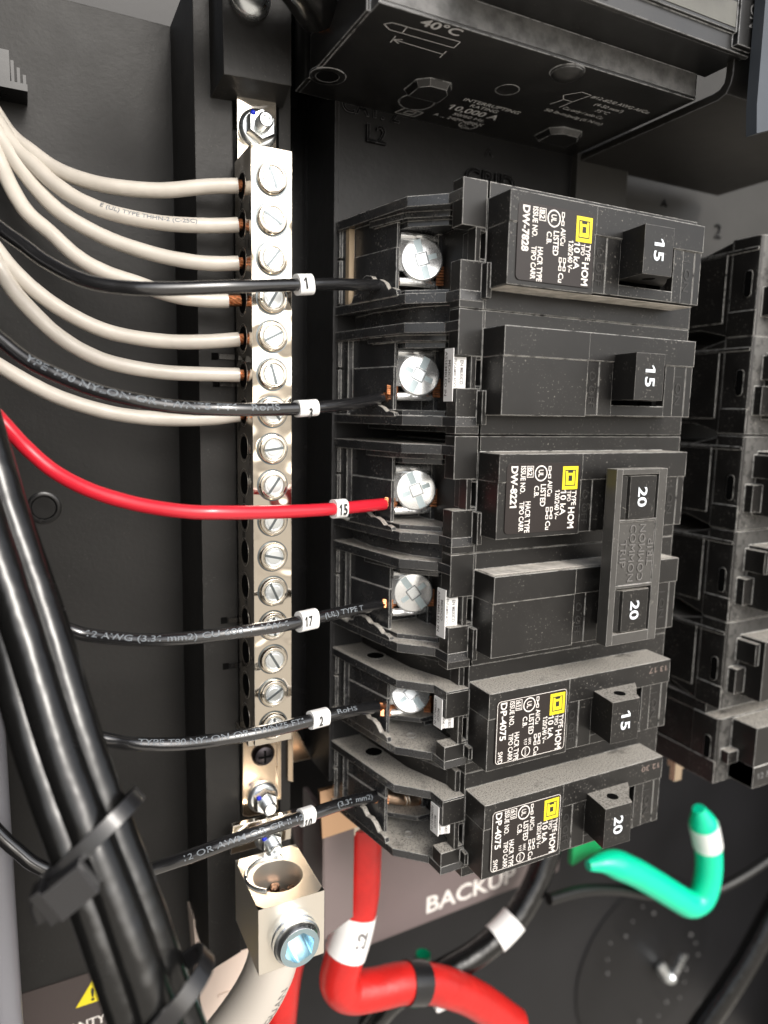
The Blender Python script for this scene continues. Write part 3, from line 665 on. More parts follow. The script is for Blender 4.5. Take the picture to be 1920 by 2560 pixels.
def flange_nut(T, c, r=3.9, mark=True, parent=None):
    c = Vector(c); ax = Vector((0, 0, -1))
    n_ = T.part('flange_nut', MB().lathe(c, ax, [(r, 0), (r+.05, .5), (r*.86, 1.3), (r*.80, 1.4)], 36), 'zinc')
    mb = MB().lathe(c, ax, [(r*.80, 1.0), (r*.80, 3.2), (r*.70, 3.9), (r*.5, 3.9)], 6)
    T.part('hexagon', mb, 'zinc', n_)
    mb = MB(); pr_ = [(1.55, 2)]
    for k in range(12): pr_ += [(1.7, 3.2+k*.28), (1.5, 3.34+k*.28)]
    pr_ += [(1.3, 6.7), (.9, 6.7), (.8, 6.3), (.01, 6.2)]
    T.part('threaded_stud', mb.lathe(c, ax, pr_, 24), 'zinc', n_)
    if mark: T.part('blue_mark', MB().sphere((c.x-2.0, c.y-1.9, c.z-3.6), .62), 'blue_mark', n_)
# ------------------------------------------------------------------ the neutral bar and its screws
T = Thing('neutral_bar', 'shiny nickel plated terminal bar with a column of slotted screws', 'terminal bar', (-37.5, 118, 45))
mb = MB()
ys = [-4.1+7.9*k for k in range(16)]
mb.box(-41.9, -33.2, -10.2, 118.6, 31.0, 43.5)
bar = T.part('bar', mb, 'nickel')
mb = MB()
for y in ys: mb.lathe((-41.88, y+.1, 38.2), (-1, 0, 0), [(3.3, -.02), (3.25, .05), (2.9, .05), (2.6, .02), (2.6, .02)], 28, (0, 1, 0))
T.part('wire_hole_rim', mb, 'nickel')
for y in ys:
    T.part('wire_hole', MB().disc((-41.97, y+.1, 38.2), 2.5, (-1, 0, 0), e1=(0, 1, 0)), 'opening_shade', fix=False)  # black disc laid on the bar, painting the dark inside of the hole
# first screw, then copies
def bar_screw(y):
    c = Vector((-37.6, y, 31.0)); ax = Vector((0, 0, -1))
    e = bpy.data.objects.new('bar_screw', None); sc.collection.objects.link(e); e.parent = T.o; e.location = V((c.x-T.loc[0], c.y-T.loc[1], c.z-T.loc[2]))
    def P(name, mb, m):
        o = link(name, mb, m, e, tuple(c)); return o
    mb = MB().lathe(c, ax, [(3.15, -.4), (3.15, .7), (2.9, 1.1), (2.45, 1.15), (2.3, .8), (2.2, .75)], 36)
    P('collar', mb, 'nickel')
    o_ = link('gap_shadow_ring', MB().ring((c.x, c.y, c.z-.03), 3.0, 3.5), M['slot'], e, tuple(c), fix=False)  # flat dark ring that paints a gap's shadow round the collar
    mb = MB().lathe(c, ax, [(2.25, 0), (2.25, 1.0), (2.05, 1.25), (1.85, 1.25), (1.8, 1.12), (1.55, 1.12), (1.5, 1.25), (.01, 1.3)], 36)
    P('screw_head', mb, 'zinc')
    mb = MB().box(c.x-.26, c.x+.26, c.y-2.15, c.y+2.15, c.z-1.36, c.z-1.22)
    P('screw_slot', mb, M['slot'])
    return e
proto = bar_screw(ys[0])
rots = [22, 60, 142, -30, 118, 16, 40, 98, 145, 148, 76, 24, 5, 30, 122, 2]
for k, y in enumerate(ys):
    e = proto if k == 0 else copy_tree(proto, T.o)
    e.location = V((-37.6-T.loc[0], y-T.loc[1], 31-T.loc[2])); e.rotation_euler = (0, -math.radians(rots[k]), 0)
T.part('end_lip', MB().box(-42.6, -32.8, 118.4, 119.9, 34.0, 44.5), 'nickel')
# top strap with nut
mb = MB().box(-41.3, -32.6, -27, -8, 43.2, 44.4)
T.part('upper_strap', mb, 'nickel'); flange_nut(T, (-36.9, -17.6, 43.2), 4.2)
mb = MB().prism([(-41.3, 119), (-32.6, 119), (-32.6, 142.8), (-34.2, 143.4), (-40, 143.0), (-41.6, 142.3)], 'z', 43.0, 44.2)
mb.box(-32.9, -31.9, 118.5, 140, 42.4, 45)
T.part('lower_strap', mb, 'brass')
ph = T.part('cross_head_screw', MB().lathe((-36.4, 127.2, 43), (0, 0, -1), [(2.9, 0), (2.9, .5), (2.3, 1.4), (1.2, 1.8), (.01, 1.9)], 32), 'darksteel')
T.part('cross_recess', MB().box(-38.0, -34.8, 126.95, 127.45, 41.05, 41.4).box(-36.65, -36.15, 125.6, 128.8, 41.04, 41.39), 'opening_shade', ph)
flange_nut(T, (-36.6, 138.4, 43.0), 3.9)
# ------------------------------------------------------------------ ground lug below the bar
T = Thing('cable_lug', 'square silver cable lug with a big hexagon socket screw, bottom of the bar', 'lug', (-38.6, 162, 38))
mb = MB().prism([(-45.4, 141.2), (-30.6, 141.6), (-31.0, 148.3), (-46.0, 148.3)], 'z', 37.8, 39.2)
T.part('lug_tongue', mb, 'nickel'); flange_nut(T, (-36.9, 145.9, 37.8), 3.4)
mb = MB(); c0, c1 = Vector((-38.8, 147.1, 24.0)), 5.6
# box body with a real cable hole in the top face (ring of quads from square to circle)
N = 32; loop = []; sq = []
x0, x1, z0, z1 = -46.1, -31.2, 15.0, 33.5
for i in range(N):
    a = 2*math.pi*i/N; ca, sa = math.cos(a), math.sin(a); loop.append((c0.x+c1*ca, c0.z+c1*sa))
    k = min(((x1 if ca > 0 else x0)-c0.x)/ca if abs(ca) > 1e-6 else 1e9, ((z1 if sa > 0 else z0)-c0.z)/sa if abs(sa) > 1e-6 else 1e9); sq.append((c0.x+k*ca, c0.z+k*sa))
yt, yl = 147.1, 162.4
mb.add([(p[0], yt, p[1]) for p in sq]+[(p[0], yt, p[1]) for p in loop]+[(p[0], yt+9, p[1]) for p in loop], [(i, (i+1) % N, N+(i+1) % N, N+i) for i in range(N)]+[(N+i, N+(i+1) % N, 2*N+(i+1) % N, 2*N+i) for i in range(N)])
mb.add([(x0, yt, z0), (x1, yt, z0), (x1, yl, z0), (x0, yl, z0), (x0, yt, z1), (x1, yt, z1), (x1, yl, z1), (x0, yl, z1)], [(0, 1, 2, 3), (4, 7, 6, 5), (0, 3, 7, 4), (1, 5, 6, 2), (3, 2, 6, 7)])
T.part('lug_body', mb, mat('bright_nickel', (.88, .82, .72), .34, .85, bump=(60, .25, .3), edge=(.3, (.95, .9, .8), .86, .99), rvar=.08), fix=False)
mb = MB()
random.seed(3)
for k in range(26):
    a, r_ = random.uniform(0, 6.28), 4.6*math.sqrt(random.random()); h = random.uniform(151.5, 154.0)
    mb.lathe((c0.x+r_*math.cos(a), h, c0.z+r_*math.sin(a)), (0, -1, 0), [(.85, -6), (.85, 0), (.6, .25), (.01, .35)], 10, (1, 0, 0))
T.part('cable_strands', mb, mat('old_copper', (.22, .13, .09), .35, 1., mottle=(400, .5)))
c = (-38.4, 155.3, 15.0)
s_ = T.part('set_screw', MB().lathe(c, (0, 0, -1), [(5.2, -.2), (5.2, .9), (4.9, 1.2), (5.2, 1.6), (5.2, 2.6), (4.9, 2.9), (4.9, 3.4), (4.3, 4.38), (3.95, 4.38), (3.95, .1)], 40), 'zinc', fix=False)
mb = MB(); n6 = 6
A = [(c[0]+3.75*math.cos(math.radians(60*i+12)), c[1]+3.75*math.sin(math.radians(60*i+12))) for i in range(6)]
ringo = [(c[0]+4.3*math.cos(2*math.pi*i/36), c[1]+4.3*math.sin(2*math.pi*i/36)) for i in range(36)]
ri = []
for i in range(36):
    a = 2*math.pi*i/36-math.radians(12); kk = 3.0/math.cos(((a+math.pi/6) % (math.pi/3))-math.pi/6); ri.append((c[0]+kk*math.cos(a+math.radians(12)), c[1]+kk*math.sin(a+math.radians(12))))
zt = c[2]-4.4
mb.add([(p[0], p[1], zt) for p in ringo]+[(p[0], p[1], zt) for p in ri]+[(p[0], p[1], zt+4.2) for p in ri], [(i, (i+1) % 36, 36+(i+1) % 36, 36+i) for i in range(36)]+[(36+i, 36+(i+1) % 36, 72+(i+1) % 36, 72+i) for i in range(36)]+[tuple(72+i for i in range(36))])
T.part('hexagon_socket', mb, mat('blued_zinc', (.55, .72, .80), .25, 1., bump=(400, .2, .06)), s_, smooth=50)
# split ring washer on top face beside the hole
T.part('ring_washer', MB().tube([Vector((c0.x-.9+6.0*math.cos(t), 146.95, c0.z+1.2+6.0*math.sin(t))) for t in [math.radians(q) for q in range(60, 250, 10)]], .5, 10), 'zinc')

# ------------------------------------------------------------------ wires
WIRES = {
'w1': [[-41.2, -4.1, 38.1], [-48.6, -3.2, 39.5], [-57.7, -1.6, 41.7], [-66.4, -1.6, 44.2], [-72.6, -2.9, 47.1], [-77.6, -5.2, 50.1], [-81.7, -8.7, 53.3], [-84.5, -11.7, 56.8], [-86.9, -15.9, 60.3], [-91.0, -24.2, 64.0], [-96, -36, 66]],
'w2': [[-41.2, 3.8, 38.0], [-48.8, 4.7, 39.3], [-57.9, 5.0, 41.1], [-66.7, 3.9, 43.3], [-72.9, 1.7, 45.7], [-77.8, -1.7, 48.2], [-81.0, -5.3, 51.0], [-83.8, -8.5, 53.9], [-86.9, -13.6, 56.9], [-90.9, -21.5, 60.0], [-96, -34, 62]],
'w3': [[-41.2, 11.7, 38.0], [-48.9, 12.4, 39.1], [-55.8, 11.9, 40.8], [-62.4, 10.5, 42.8], [-68.9, 8.3, 45.0], [-76.0, 4.5, 47.3], [-80.0, 0.4, 49.8], [-83.1, -4.2, 52.4], [-87.0, -11.0, 55.2], [-90.9, -19.3, 58.0], [-96, -31, 60]],
'w4': [[-42.3, 19.6, 38.0], [-49.1, 20.0, 38.9], [-56.1, 19.5, 40.2], [-62.8, 17.5, 41.8], [-69.3, 15.5, 43.5], [-74.2, 12.7, 45.3], [-78.7, 8.3, 47.3], [-82.7, 4.5, 49.3], [-85.4, -0.5, 51.5], [-87.2, -5.7, 53.7], [-91.0, -16.7, 56.0], [-95, -28, 58]],
'w5': [[-41.2, 27.6, 38.0], [-49.2, 28.6, 38.8], [-56.3, 29.0, 40.0], [-63.1, 28.6, 41.4], [-69.7, 27.3, 42.9], [-76.0, 24.4, 44.5], [-81.0, 20.9, 46.3], [-85.0, 17.0, 48.1], [-88.1, 12.9, 50.0], [-92.7, 5.8, 52.0], [-99, -3, 54]],
'w6': [[-41.2, 35.4, 38.0], [-49.4, 35.5, 38.7], [-58.9, 35.4, 39.7], [-67.9, 34.1, 40.9], [-73.5, 32.0, 42.2], [-78.4, 28.8, 43.6], [-82.4, 24.8, 45.1], [-85.9, 20.4, 46.7], [-88.2, 15.9, 48.3], [-92.6, 6.3, 50.0], [-98, -4, 52]],
'w7': [[-41.3, 43.8, 38.0], [-49.5, 45.0, 39.0], [-59.0, 45.2, 40.4], [-68.1, 44.3, 42.0], [-76.8, 41.9, 43.8], [-83.0, 39.0, 45.7], [-89.1, 35.2, 47.8], [-94.0, 31.7, 50.0], [-101, 26, 52]],
'b1': [[-9.8, 14.5, 29.0], [-16.6, 15.6, 27.0], [-25.7, 16.5, 25.0], [-36.4, 18.1, 22.0], [-49.3, 20.1, 19.0], [-61.8, 21.5, 20.0], [-69.4, 21.4, 23.0], [-74.9, 20.2, 26.0], [-80.3, 16.9, 31.0], [-83.9, 13.8, 34.0], [-87.6, 10.7, 37.0], [-92.0, 6.1, 41.0], [-99, 0, 45]],
'b3': [[-9.2, 38.7, 29.0], [-17.2, 40.5, 26.0], [-26.2, 41.7, 23.0], [-37.1, 42.6, 20.0], [-49.8, 42.9, 18.0], [-60.2, 42.6, 20.0], [-68.1, 41.3, 22.0], [-73.9, 39.8, 24.0], [-79.4, 37.5, 26.0], [-84.2, 34.9, 28.0], [-88.4, 31.3, 30.0], [-92.7, 27.3, 32.0], [-99, 22, 34]],
'r15': [[-9.1, 63.9, 28.0], [-12.3, 63.8, 27.0], [-26.6, 63.8, 23.0], [-40.1, 63.4, 20.0], [-51.8, 62.7, 18.0], [-58.7, 62.3, 19.0], [-66.7, 61.0, 22.0], [-74.5, 58.5, 25.0], [-80.5, 55.1, 28.0], [-84.9, 50.9, 30.0], [-88.0, 47.1, 32.0], [-92.9, 40.7, 34.0], [-98, 34, 35]],
'b17': [[-8.6, 87.8, 28.0], [-12.3, 87.5, 27.0], [-23.0, 86.9, 23.0], [-33.4, 86.9, 20.0], [-40.8, 86.8, 18.0], [-50.3, 87.0, 18.0], [-59.0, 87.6, 20.0], [-67.3, 87.7, 23.0], [-75.4, 86.7, 26.0], [-79.0, 85.5, 27.0], [-84.3, 83.0, 29.0], [-89.5, 79, 31.0]],
'b2': [[-7.9, 114.4, 28.0], [-11.7, 112.9, 27.0], [-22.2, 111.0, 24.0], [-30.4, 110.4, 22.0], [-40.2, 110.0, 20.0], [-50.0, 110.0, 20.0], [-59.1, 110.4, 22.0], [-67.8, 109.6, 24.0], [-72.7, 108.7, 26.0], [-79.7, 106.0, 28.0], [-86.0, 102, 30.0]],
'b10': [[-7.5, 138.0, 30.0], [-10.9, 137.1, 29.0], [-21.0, 134.8, 26.0], [-32.0, 133.6, 23.0], [-42.5, 133.1, 21.0], [-52.3, 134.7, 22.0], [-59.2, 136.9, 24.0], [-64.5, 138.7, 26.0], [-71.9, 140.7, 28.0], [-79.4, 139.4, 29.0], [-86.9, 134.3, 30.0], [-90.3, 130.7, 31.0], [-93.3, 127.0, 32.0], [-97.2, 120.9, 33.0]],
}
def arcs(P):
    s_ = [0]
    for a, b_ in zip(P, P[1:]): s_.append(s_[-1]+(b_-a).length)
    return s_
def on_tube(P, r, s0, ang, rev=False, flat=1.):
    """map print (tx, ty) on to the tube surface; the path runs right to left, so text runs against it"""
    A = arcs(P); F_ = frames(P)
    def f(tx, ty):
        s_ = s0-tx if not rev else s0+tx
        s_ = max(0, min(A[-1]-1e-4, s_)); i = 0
        while A[i+1] < s_: i += 1
        u = (s_-A[i])/(A[i+1]-A[i]+1e-9); p = P[i].lerp(P[i+1], u); n0 = F_[i][2].lerp(F_[i+1][2], u); b0 = F_[i][3].lerp(F_[i+1][3], u)
        a = ang+ty/r
        return p+(n0*math.cos(a)*flat+b0*math.sin(a))*(r+.03)
    return f
UPS = None
def wire(key, name, label_, colr, r, strip=1.6, prints=(), tag=None, group=None, strands='twist'):
    pts = WIRES[key]; P = spline(pts, 10); A = arcs(P)
    T = Thing(name, label_, 'wire', tuple(pts[len(pts)//2]), group)
    i0 = next(i for i, a in enumerate(A) if a >= strip)
    T_ins = T.part('insulation', MB().tube(P[i0:], r, 18, .03), colr)
    mb = MB(); rr = r*.74
    base = P[:i0+2]
    if len(base) < 3: base = [P[0], P[0].lerp(P[i0+1], .5), P[i0+1]]
    fr = frames(base); Ab = arcs(base)
    for q in range(9):
        path = []
        for (p, t_, n0, b0), s_ in zip(fr, Ab):
            a = q*2*math.pi/9+s_*.55; path.append(p+(n0*math.cos(a)+b0*math.sin(a))*rr*.78)
        mb.tube(path, rr*.30, 7)
    mb.tube(base, rr*.75, 10)
    T.part('copper_strands', mb, 'copper')
    # which angle on the tube points up in the picture?  (sign of b0.y)
    mid = frames(P)[len(P)//2]; sg = 1 if mid[3].y < 0 else -1
    for (s_, txt, cap, ang, wd, m_) in prints:
        g = on_tube(P, r*1.0, s_, 0)
        mb = MB(); mb.text(txt, cap, (0, 0, 0), width=wd, bold=.008, mapf=lambda tx, ty, g=g: on_tube_(P, r, s_, ang, sg, A)(tx, ty))
        T.part('printed_text', mb, m_, T_ins, fix=False)
    if tag:
        s_, ln, num, tr, yo, fs, hh = tag
        sub = [pp for pp, a in zip(P, A) if s_ <= a <= s_+ln]
        mb = MB(); seg = 24; fr = frames(sub)
        # a wrapped flag label: oval sleeve, slightly skewed
        def sleeve(r0, sh, n0_, n1_):
            vs = []; fs_ = []
            F2 = fr[n0_:n1_]
            for (p, t_, n0, b0) in F2:
                for i in range(seg):
                    a = 2*math.pi*i/seg; ca, sa = math.cos(a), math.sin(a)
                    e = 1.0
                    vs.append(p+n0*(r0*math.copysign(abs(ca)**.8, ca))+b0*(r0*hh*math.copysign(abs(sa)**.7, sa)+sh))
            for k in range(len(F2)-1):
                for i in range(seg):
                    j = (i+1) % seg; fs_.append((k*seg+i, k*seg+j, (k+1)*seg+j, (k+1)*seg+i))
            mb.add(vs, fs_)
            mb.add(vs[:seg], [tuple(range(seg))]); mb.add(vs[-seg:], [tuple(range(seg))])
        sleeve(r*1.16, sg*-.0, 0, len(fr)); 
        if len(fr) > 8: sleeve(r*1.22, sg*.35, 1, len(fr)*3//4)
        tg = T.part('number_label', mb, 'tag', fix=True)
        def f2(tx, ty):
            pm, t_, n0, b0 = fr[len(fr)//2]; tt = -t_ if t_.x < 0 else t_
            bb = b0*sg
            return pm+tt*(tx-fs*.5*(.95 if len(num) > 1 else .45)+tr)+bb*(ty-fs*.5+yo)+n0*(r*1.22*(max(.0, 1-((ty-fs*.5+yo)/(r*1.5*hh))**2))**.5+.18)
        mb = MB(); mb.text(num, fs, (0, 0, 0), width=fs*(.95 if len(num) > 1 else .42), bold=.02, mapf=f2)
        T.part('printed_number', mb, 'ink', tg, fix=False)
    return T
def on_tube_(P, r, s0, ang, sg, A):
    F_ = frames(P)
    def f(tx, ty):
        s_ = max(0, min(A[-1]-1e-4, s0-tx)); i = 0
        while i < len(A)-2 and A[i+1] < s_: i += 1
        u = (s_-A[i])/(A[i+1]-A[i]+1e-9); p = P[i].lerp(P[i+1], u); n0 = F_[i][2].lerp(F_[i+1][2], u).normalized(); b0 = F_[i][3].lerp(F_[i+1][3], u).normalized()
        a = ang+ty/r
        return p+(n0*math.cos(a)+b0*sg*math.sin(a))*(r*1.03+.03)
    return f
GW = 'white neutral wires entering the silver bar'
ordinal = ['topmost white wire, landing at the first bar screw', 'second white wire from the top, with faint grey print', 'third white wire from the top, landing at the third bar screw',
           'fourth white wire, crossing under black wire 1 to the bar', 'white wire landing between black wires 1 and 3, upper of two', 'white wire landing between black wires 1 and 3, lower of two', 'lowest white wire, emerging under black wire 3']
for k in range(7):
    pr_ = [(29, 'E (UL) TYPE THHN-2 (C-25C)', .85, .1, 19, 'grey_print')] if k == 1 else []
    wire('w%d' % (k+1), 'white_wire', ordinal[k], 'white_wire', 1.55, strip=(.9 if k != 3 else 2.2), prints=pr_, group=GW)
GB = 'black circuit wires running to the breaker terminals'
wire('b1', 'black_wire', 'black wire with number label 1, running to the topmost breaker', 'black_wire', 1.27, 1.0, tag=(22.0, 5.4, '1', 0, .1, 2.1, 1.42), group=GB)
wire('b3', 'black_wire', 'black wire with number label 3 and pale nylon print', 'black_wire', 1.33, 4.0, prints=[(80, 'YPE T90 NYLON OR TWN75 FT1   RoHS', 1.25, -.1, 47, 'grey_print')], tag=(23.4, 5.4, '3', 0, -1.0, 2.0, 1.12), group=GB)
wire('r15', 'red_wire', 'bright red wire with number label 15 crossing the silver bar', 'red_wire', 1.40, 3.3, tag=(14.6, 5.0, '15', 0, 0, 2.3, 1.28))
wire('b17', 'black_wire', 'black wire with number label 17 and 600 V print', 'black_wire', 1.36, 4.0, prints=[(71, '12 AWG (3.31 mm2) CU 600 V  VW-1', 1.15, .1, 39, 'grey_print'), (22.5, '(UL) TYPE T', 1.1, .0, 11, 'grey_print')], tag=(23.2, 5.6, '17', -.1, .3, 2.1, 1.4), group=GB)
wire('b2', 'black_wire', 'black wire with number label 2 entering the breaker stamped 13 17', 'black_wire', 1.42, 5.6, prints=[(62, 'TYPE T90 NYLON OR TWN75 FT1', 1.15, .35, 34, 'grey_print'), (19, 'RoHS', 1.0, .4, 5.5, 'grey_print')], tag=(20.9, 4.8, '2', 0, .1, 2.1, 1.22), group=GB)
wire('b10', 'black_wire', 'lowest black wire, with number label 10, passing behind the cable bundle', 'black_wire', 1.45, 5.2, prints=[(54, '12 OR AWM OR GR II 12', 1.15, .25, 26, 'grey_print'), (18.5, '(3.31 mm2)', 1.1, .3, 11, 'grey_print')], tag=(24, 4.8, '10', 0, -.6, 2.0, 1.15), group=GB)
# strands that come out of the far side of the clamps, and the crimp of wire 10
def stub(key_label, y0, yc, n=7, x0=-.6, z=26.8):
    pass
for T_, ys_ in ((T1, (14.2, 38.9)), (T2, (64.2, 88.2)), (T3, (114.9,))):
    for yy in ys_:
        mb = MB()
        for q in range(7): mb.tube([Vector((-1.5, yy-3.6+q*.62, 24.6)), Vector((-.1, yy-3.6+q*.62+.05, 24.0)), Vector((1.0, yy-3.6+q*.62+.1, 24.8)), Vector((1.3, yy-3.5+q*.6+.1, 27))], .30, 7)
        if yy > 20:
            for q in range(5): mb.tube([Vector((-12.4, yy-1.9+q*.42, 26.4)), Vector((-11.2, yy-1.7+q*.42+.05, 25.9)), Vector((-10.0, yy-1.7+q*.42+.1, 25.9))], .24, 7)
        T_.part('wire_end_strands', mb, 'copper')
mb = MB().tube(spline([(-10.2, 136.8, 28.6), (-6, 138.2, 27.6), (-1.2, 139.5, 27.4)], 8), 1.7, 20, .12)
cp = T4.part('crimp_sleeve', mb, 'palecopper')
for off in (0, .8):
    T4.part('sleeve_ring', MB().tube([Vector((-5.0+off+.12*math.sin(3*a), 138.5+off*.2+1.85*math.cos(a), 27.5+1.85*math.sin(a))) for a in [2*math.pi*i/24 for i in range(25)]], .2, 8), 'nickel', cp)
mb = MB()
for q in range(14):
    a = q*6.283/14; mb.tube([Vector((-12.4, 137.2+1.25*math.cos(a), 29.2+1.25*math.sin(a))), Vector((-9.6, 137.3+1.8*math.cos(a+.3), 28.3+1.8*math.sin(a+.3)))], .34, 6)
    mb.tube([Vector((-1.5, 139.4+1.2*math.cos(a), 27.4+1.2*math.sin(a))), Vector((-.2, 139.8+1.45*math.cos(a+.3), 27.4+1.45*math.sin(a+.3)))], .36, 6)
T4.part('wire_end_strands', mb, 'copper')

# ------------------------------------------------------------------ black cable bundle with ties
GC = 'thick black cables of the tied bundle'
axis = [(-103, 8, 34), (-98.3, 29.0, 27.0), (-92.8, 55.1, 18.0), (-86.8, 78.1, 9.0), (-82.1, 98.1, 0.0), (-75.4, 120.3, -10.0), (-70.8, 136.8, -16.0), (-65, 154, -22.0)]
lab4 = ['rightmost thick black cable of the tied bundle', 'front middle cable of the tied bundle, with the longest highlight', 'leftmost thick black cable of the tied bundle, in shade', 'rear cable of the tied bundle, half hidden']
offs = [(3.9, .6), (-.2, -1.8), (-3.9, 1.3), (.5, 3.6)]
rad = [2.7, 2.85, 2.7, 2.6]
for k in range(4):
    P = []
    for j, (x, y, z) in enumerate(axis):
        a = .06*j-.15+.12*math.sin(j*1.3+k); dx, dz = offs[k]
        grow = 1+.01*j
        P.append((x+(dx*math.cos(a)-dz*math.sin(a))*grow*.93, y+dx*.25, z+(dx*math.sin(a)+dz*math.cos(a))*grow))
    single('black_cable', lab4[k], 'cable', MB().tube(spline(P, 10), rad[k]*1.12, 32, .02), 'cable', GC)
def tie_loop(c, t, R_a, R_b, wdt, thk):
    t = Vector(t).normalized(); n0 = (Vector((0, 0, -1))-t*Vector((0, 0, -1)).dot(t)).normalized(); b0 = t.cross(n0); c = Vector(c); vs = []; fs = []; N = 48
    for i in range(N):
        a = 2*math.pi*i/N; ca, sa = math.cos(a), math.sin(a)
        ca2, sa2 = math.copysign(abs(ca)**.8, ca), math.copysign(abs(sa)**.8, sa)
        for rr, w_ in ((0, -1), (0, 1), (thk, 1), (thk, -1)):
            vs.append(c+n0*ca2*(R_a+rr)+b0*sa2*(R_b+rr)+t*w_*wdt/2)
    for i in range(N):
        j = (i+1) % N
        for q in range(4): fs.append((i*4+q, i*4+(q+1) % 4, j*4+(q+1) % 4, j*4+q))
    return MB().add(vs, fs)
M['tieplastic'] = mat('cable_tie_nylon', (.012, .012, .013), .3, coat=.3, edge=(.3, (.05, .05, .055), .84, .99), bump=(200, .2, .1))
T = Thing('cable_tie', 'black cable tie with its square lock, around the bundle near wire 10', 'cable tie', (-77.6, 113, 0))
tl = T.part('strap', tie_loop((-78.4, 110.0, -4.6), (.80, 1.0, -.55), 5.9, 8.5, 2.4, .6), 'tieplastic')
def obox(c, ex, ey, ez, a, b_, d):
    c, ex, ey, ez = Vector(c), Vector(ex).normalized(), Vector(ey).normalized(), Vector(ez).normalized()
    return MB().hull([c+ex*sx_*a+ey*sy_*b_-ez*d for sx_, sy_ in ((-1, -1), (1, -1), (1, 1), (-1, 1))], [c+ex*sx_*a+ey*sy_*b_+ez*d for sx_, sy_ in ((-1, -1), (1, -1), (1, 1), (-1, 1))])
ex, ey, ez = Vector((.80, -.58, -.12)), Vector((.50, .84, -.15)), Vector((-.16, -.1, -1))
hd = T.part('lock_head', obox((-82.2, 112.6, -12.4), ex, ey, ez, 3.1, 2.6, 1.5), mat('glossy_tie_head', (.02, .02, .022), .24, coat=.6, edge=(.35, (.06, .06, .065), .84, .99)))
T.part('tail_slot', obox((-85.4, 114.4, -11.2), ex, ey, ez, .8, 2.7, 2.0), 'tieplastic', hd)
T.part('loose_tail', MB().tube(spline([(-86.0, 113.5, -9.8), (-87.0, 116.0, -9), (-86.4, 119.0, -9)], 5), .8, 10, flat=.5), 'tieplastic')
T = Thing('cable_tie', 'black cable tie around the bundle close to the bottom edge', 'cable tie', (-66, 147, 0))
T.part('strap', tie_loop((-70.2, 134.0, -15.0), (.80, 1.0, -.45), 6.0, 8.5, 2.7, .7), 'tieplastic')

# ------------------------------------------------------------------ things on the back wall
T = Thing('wall_clip', 'small black ribbed clip on the back wall at the upper left border', 'clip', (-86, -25, 69))
mb = MB().box(-96, -84.6, -31, -23.5, 63, 70.1)
for k in range(3): mb.box(-84.4+k*1.1, -83.8+k*1.1, -29.0+k*1.2, -24.0, 62.6, 70.1)
mb.box(-96, -81.4, -24.6, -23.2, 62, 70.1)
T.part('clip_body', mb, 'trough')
single('grommet', 'round black grommet in the back wall, right of the cable bundle', 'grommet', MB().lathe((-82.1, 67.2, 70), (0, 0, -1), [(3.9, -.2), (3.9, .25), (3.4, .5), (2.9, .45), (2.6, .05), (.01, .02)], 32), 'trough')
T = Thing('warning_label', 'brown warning label with a yellow triangle, lower left on the back wall', 'label', (-80, 205, 69.9))
lb = T.part('label_plate', MB().box(-93.5, -60, 193.6, 235, 69.7, 69.99), mat('label_film', (.055, .042, .040), .42))
mb = MB().prism([(-80.3, 202.6), (-75.9, 196.0), (-72.0, 202.6)], 'z', 69.55, 69.72)
tr = T.part('yellow_triangle', mb, 'yellow', lb)
mb = MB(); mb.text('!', 3.6, (-76.5, 201.8, 69.5), bold=.03); T.part('exclamation_mark', mb, 'ink', lb, fix=False)
mb = MB(); mb.text('WARRANTY', 2.5, (-92.5, 209.6, 69.6), width=19.5, bold=.015); mb.text('DO NOT REMOVE', 2.5, (-98.5, 213.9, 69.6), width=30, bold=.015)
T.part('printed_text', mb, 'white_ink', lb, fix=False)
single('conduit', 'grey rounded conduit along the lower left border', 'conduit', MB().tube([Vector((-95.2, 100, 40)), Vector((-95.2, 150, 40)), Vector((-95.0, 210, 40))], 3.6, 28), mat('grey_conduit', (.20, .20, .22), .35))
# cream insulator and grey neutral cable under the lug
T = Thing('cream_insulator', 'cream plastic block behind the grey cable under the rail', 'insulator', (-45, 200, 66))
cb = T.part('block', MB().prism([(-50.5, 181), (-30, 190), (-30, 240), (-47, 240)], 'z', 62, 69.9).box(-44, -30.5, 206.5, 207.3, 61.5, 62.1), 'cream')
T.part('marking', MB().box(-42.5, -42.0, 186.5, 189.5, 61.8, 62.2).box(-38.5, -38.0, 188.0, 190.6, 61.8, 62.2), 'brown', cb)
T = Thing('grey_cable', 'thick light grey cable leaving the bottom of the silver lug', 'cable', (-39, 163, 25))
P = spline([(-38.7, 156, 24.5), (-38.9, 165, 25.5), (-40.2, 174, 27.5), (-43.4, 184, 31), (-49, 196, 36), (-57, 208, 41)], 10)
ins = T.part('insulation', MB().tube(P, 5.9, 32), 'grey_cable')
A = arcs(P); F_ = frames(P)
def gm(tx, ty):
    s_ = max(0, min(A[-1]-1e-4, 48-tx)); i = 0
    while i < len(A)-2 and A[i+1] < s_: i += 1
    u = (s_-A[i])/(A[i+1]-A[i]); p = P[i].lerp(P[i+1], u); n0, b0 = F_[i][2], F_[i][3]
    sgn = 1 if b0.x > 0 else -1
    a = .55-ty/5.9*-1*-1
    return p+(n0*math.cos(a)+b0*sgn*math.sin(a))*5.95
mb = MB(); mb.text('TZ  DONGGUAN', 1.9, (0, 0, 0), width=31, bold=.0, mapf=gm); T.part('printed_text', mb, 'ink_grey', ins, fix=False)

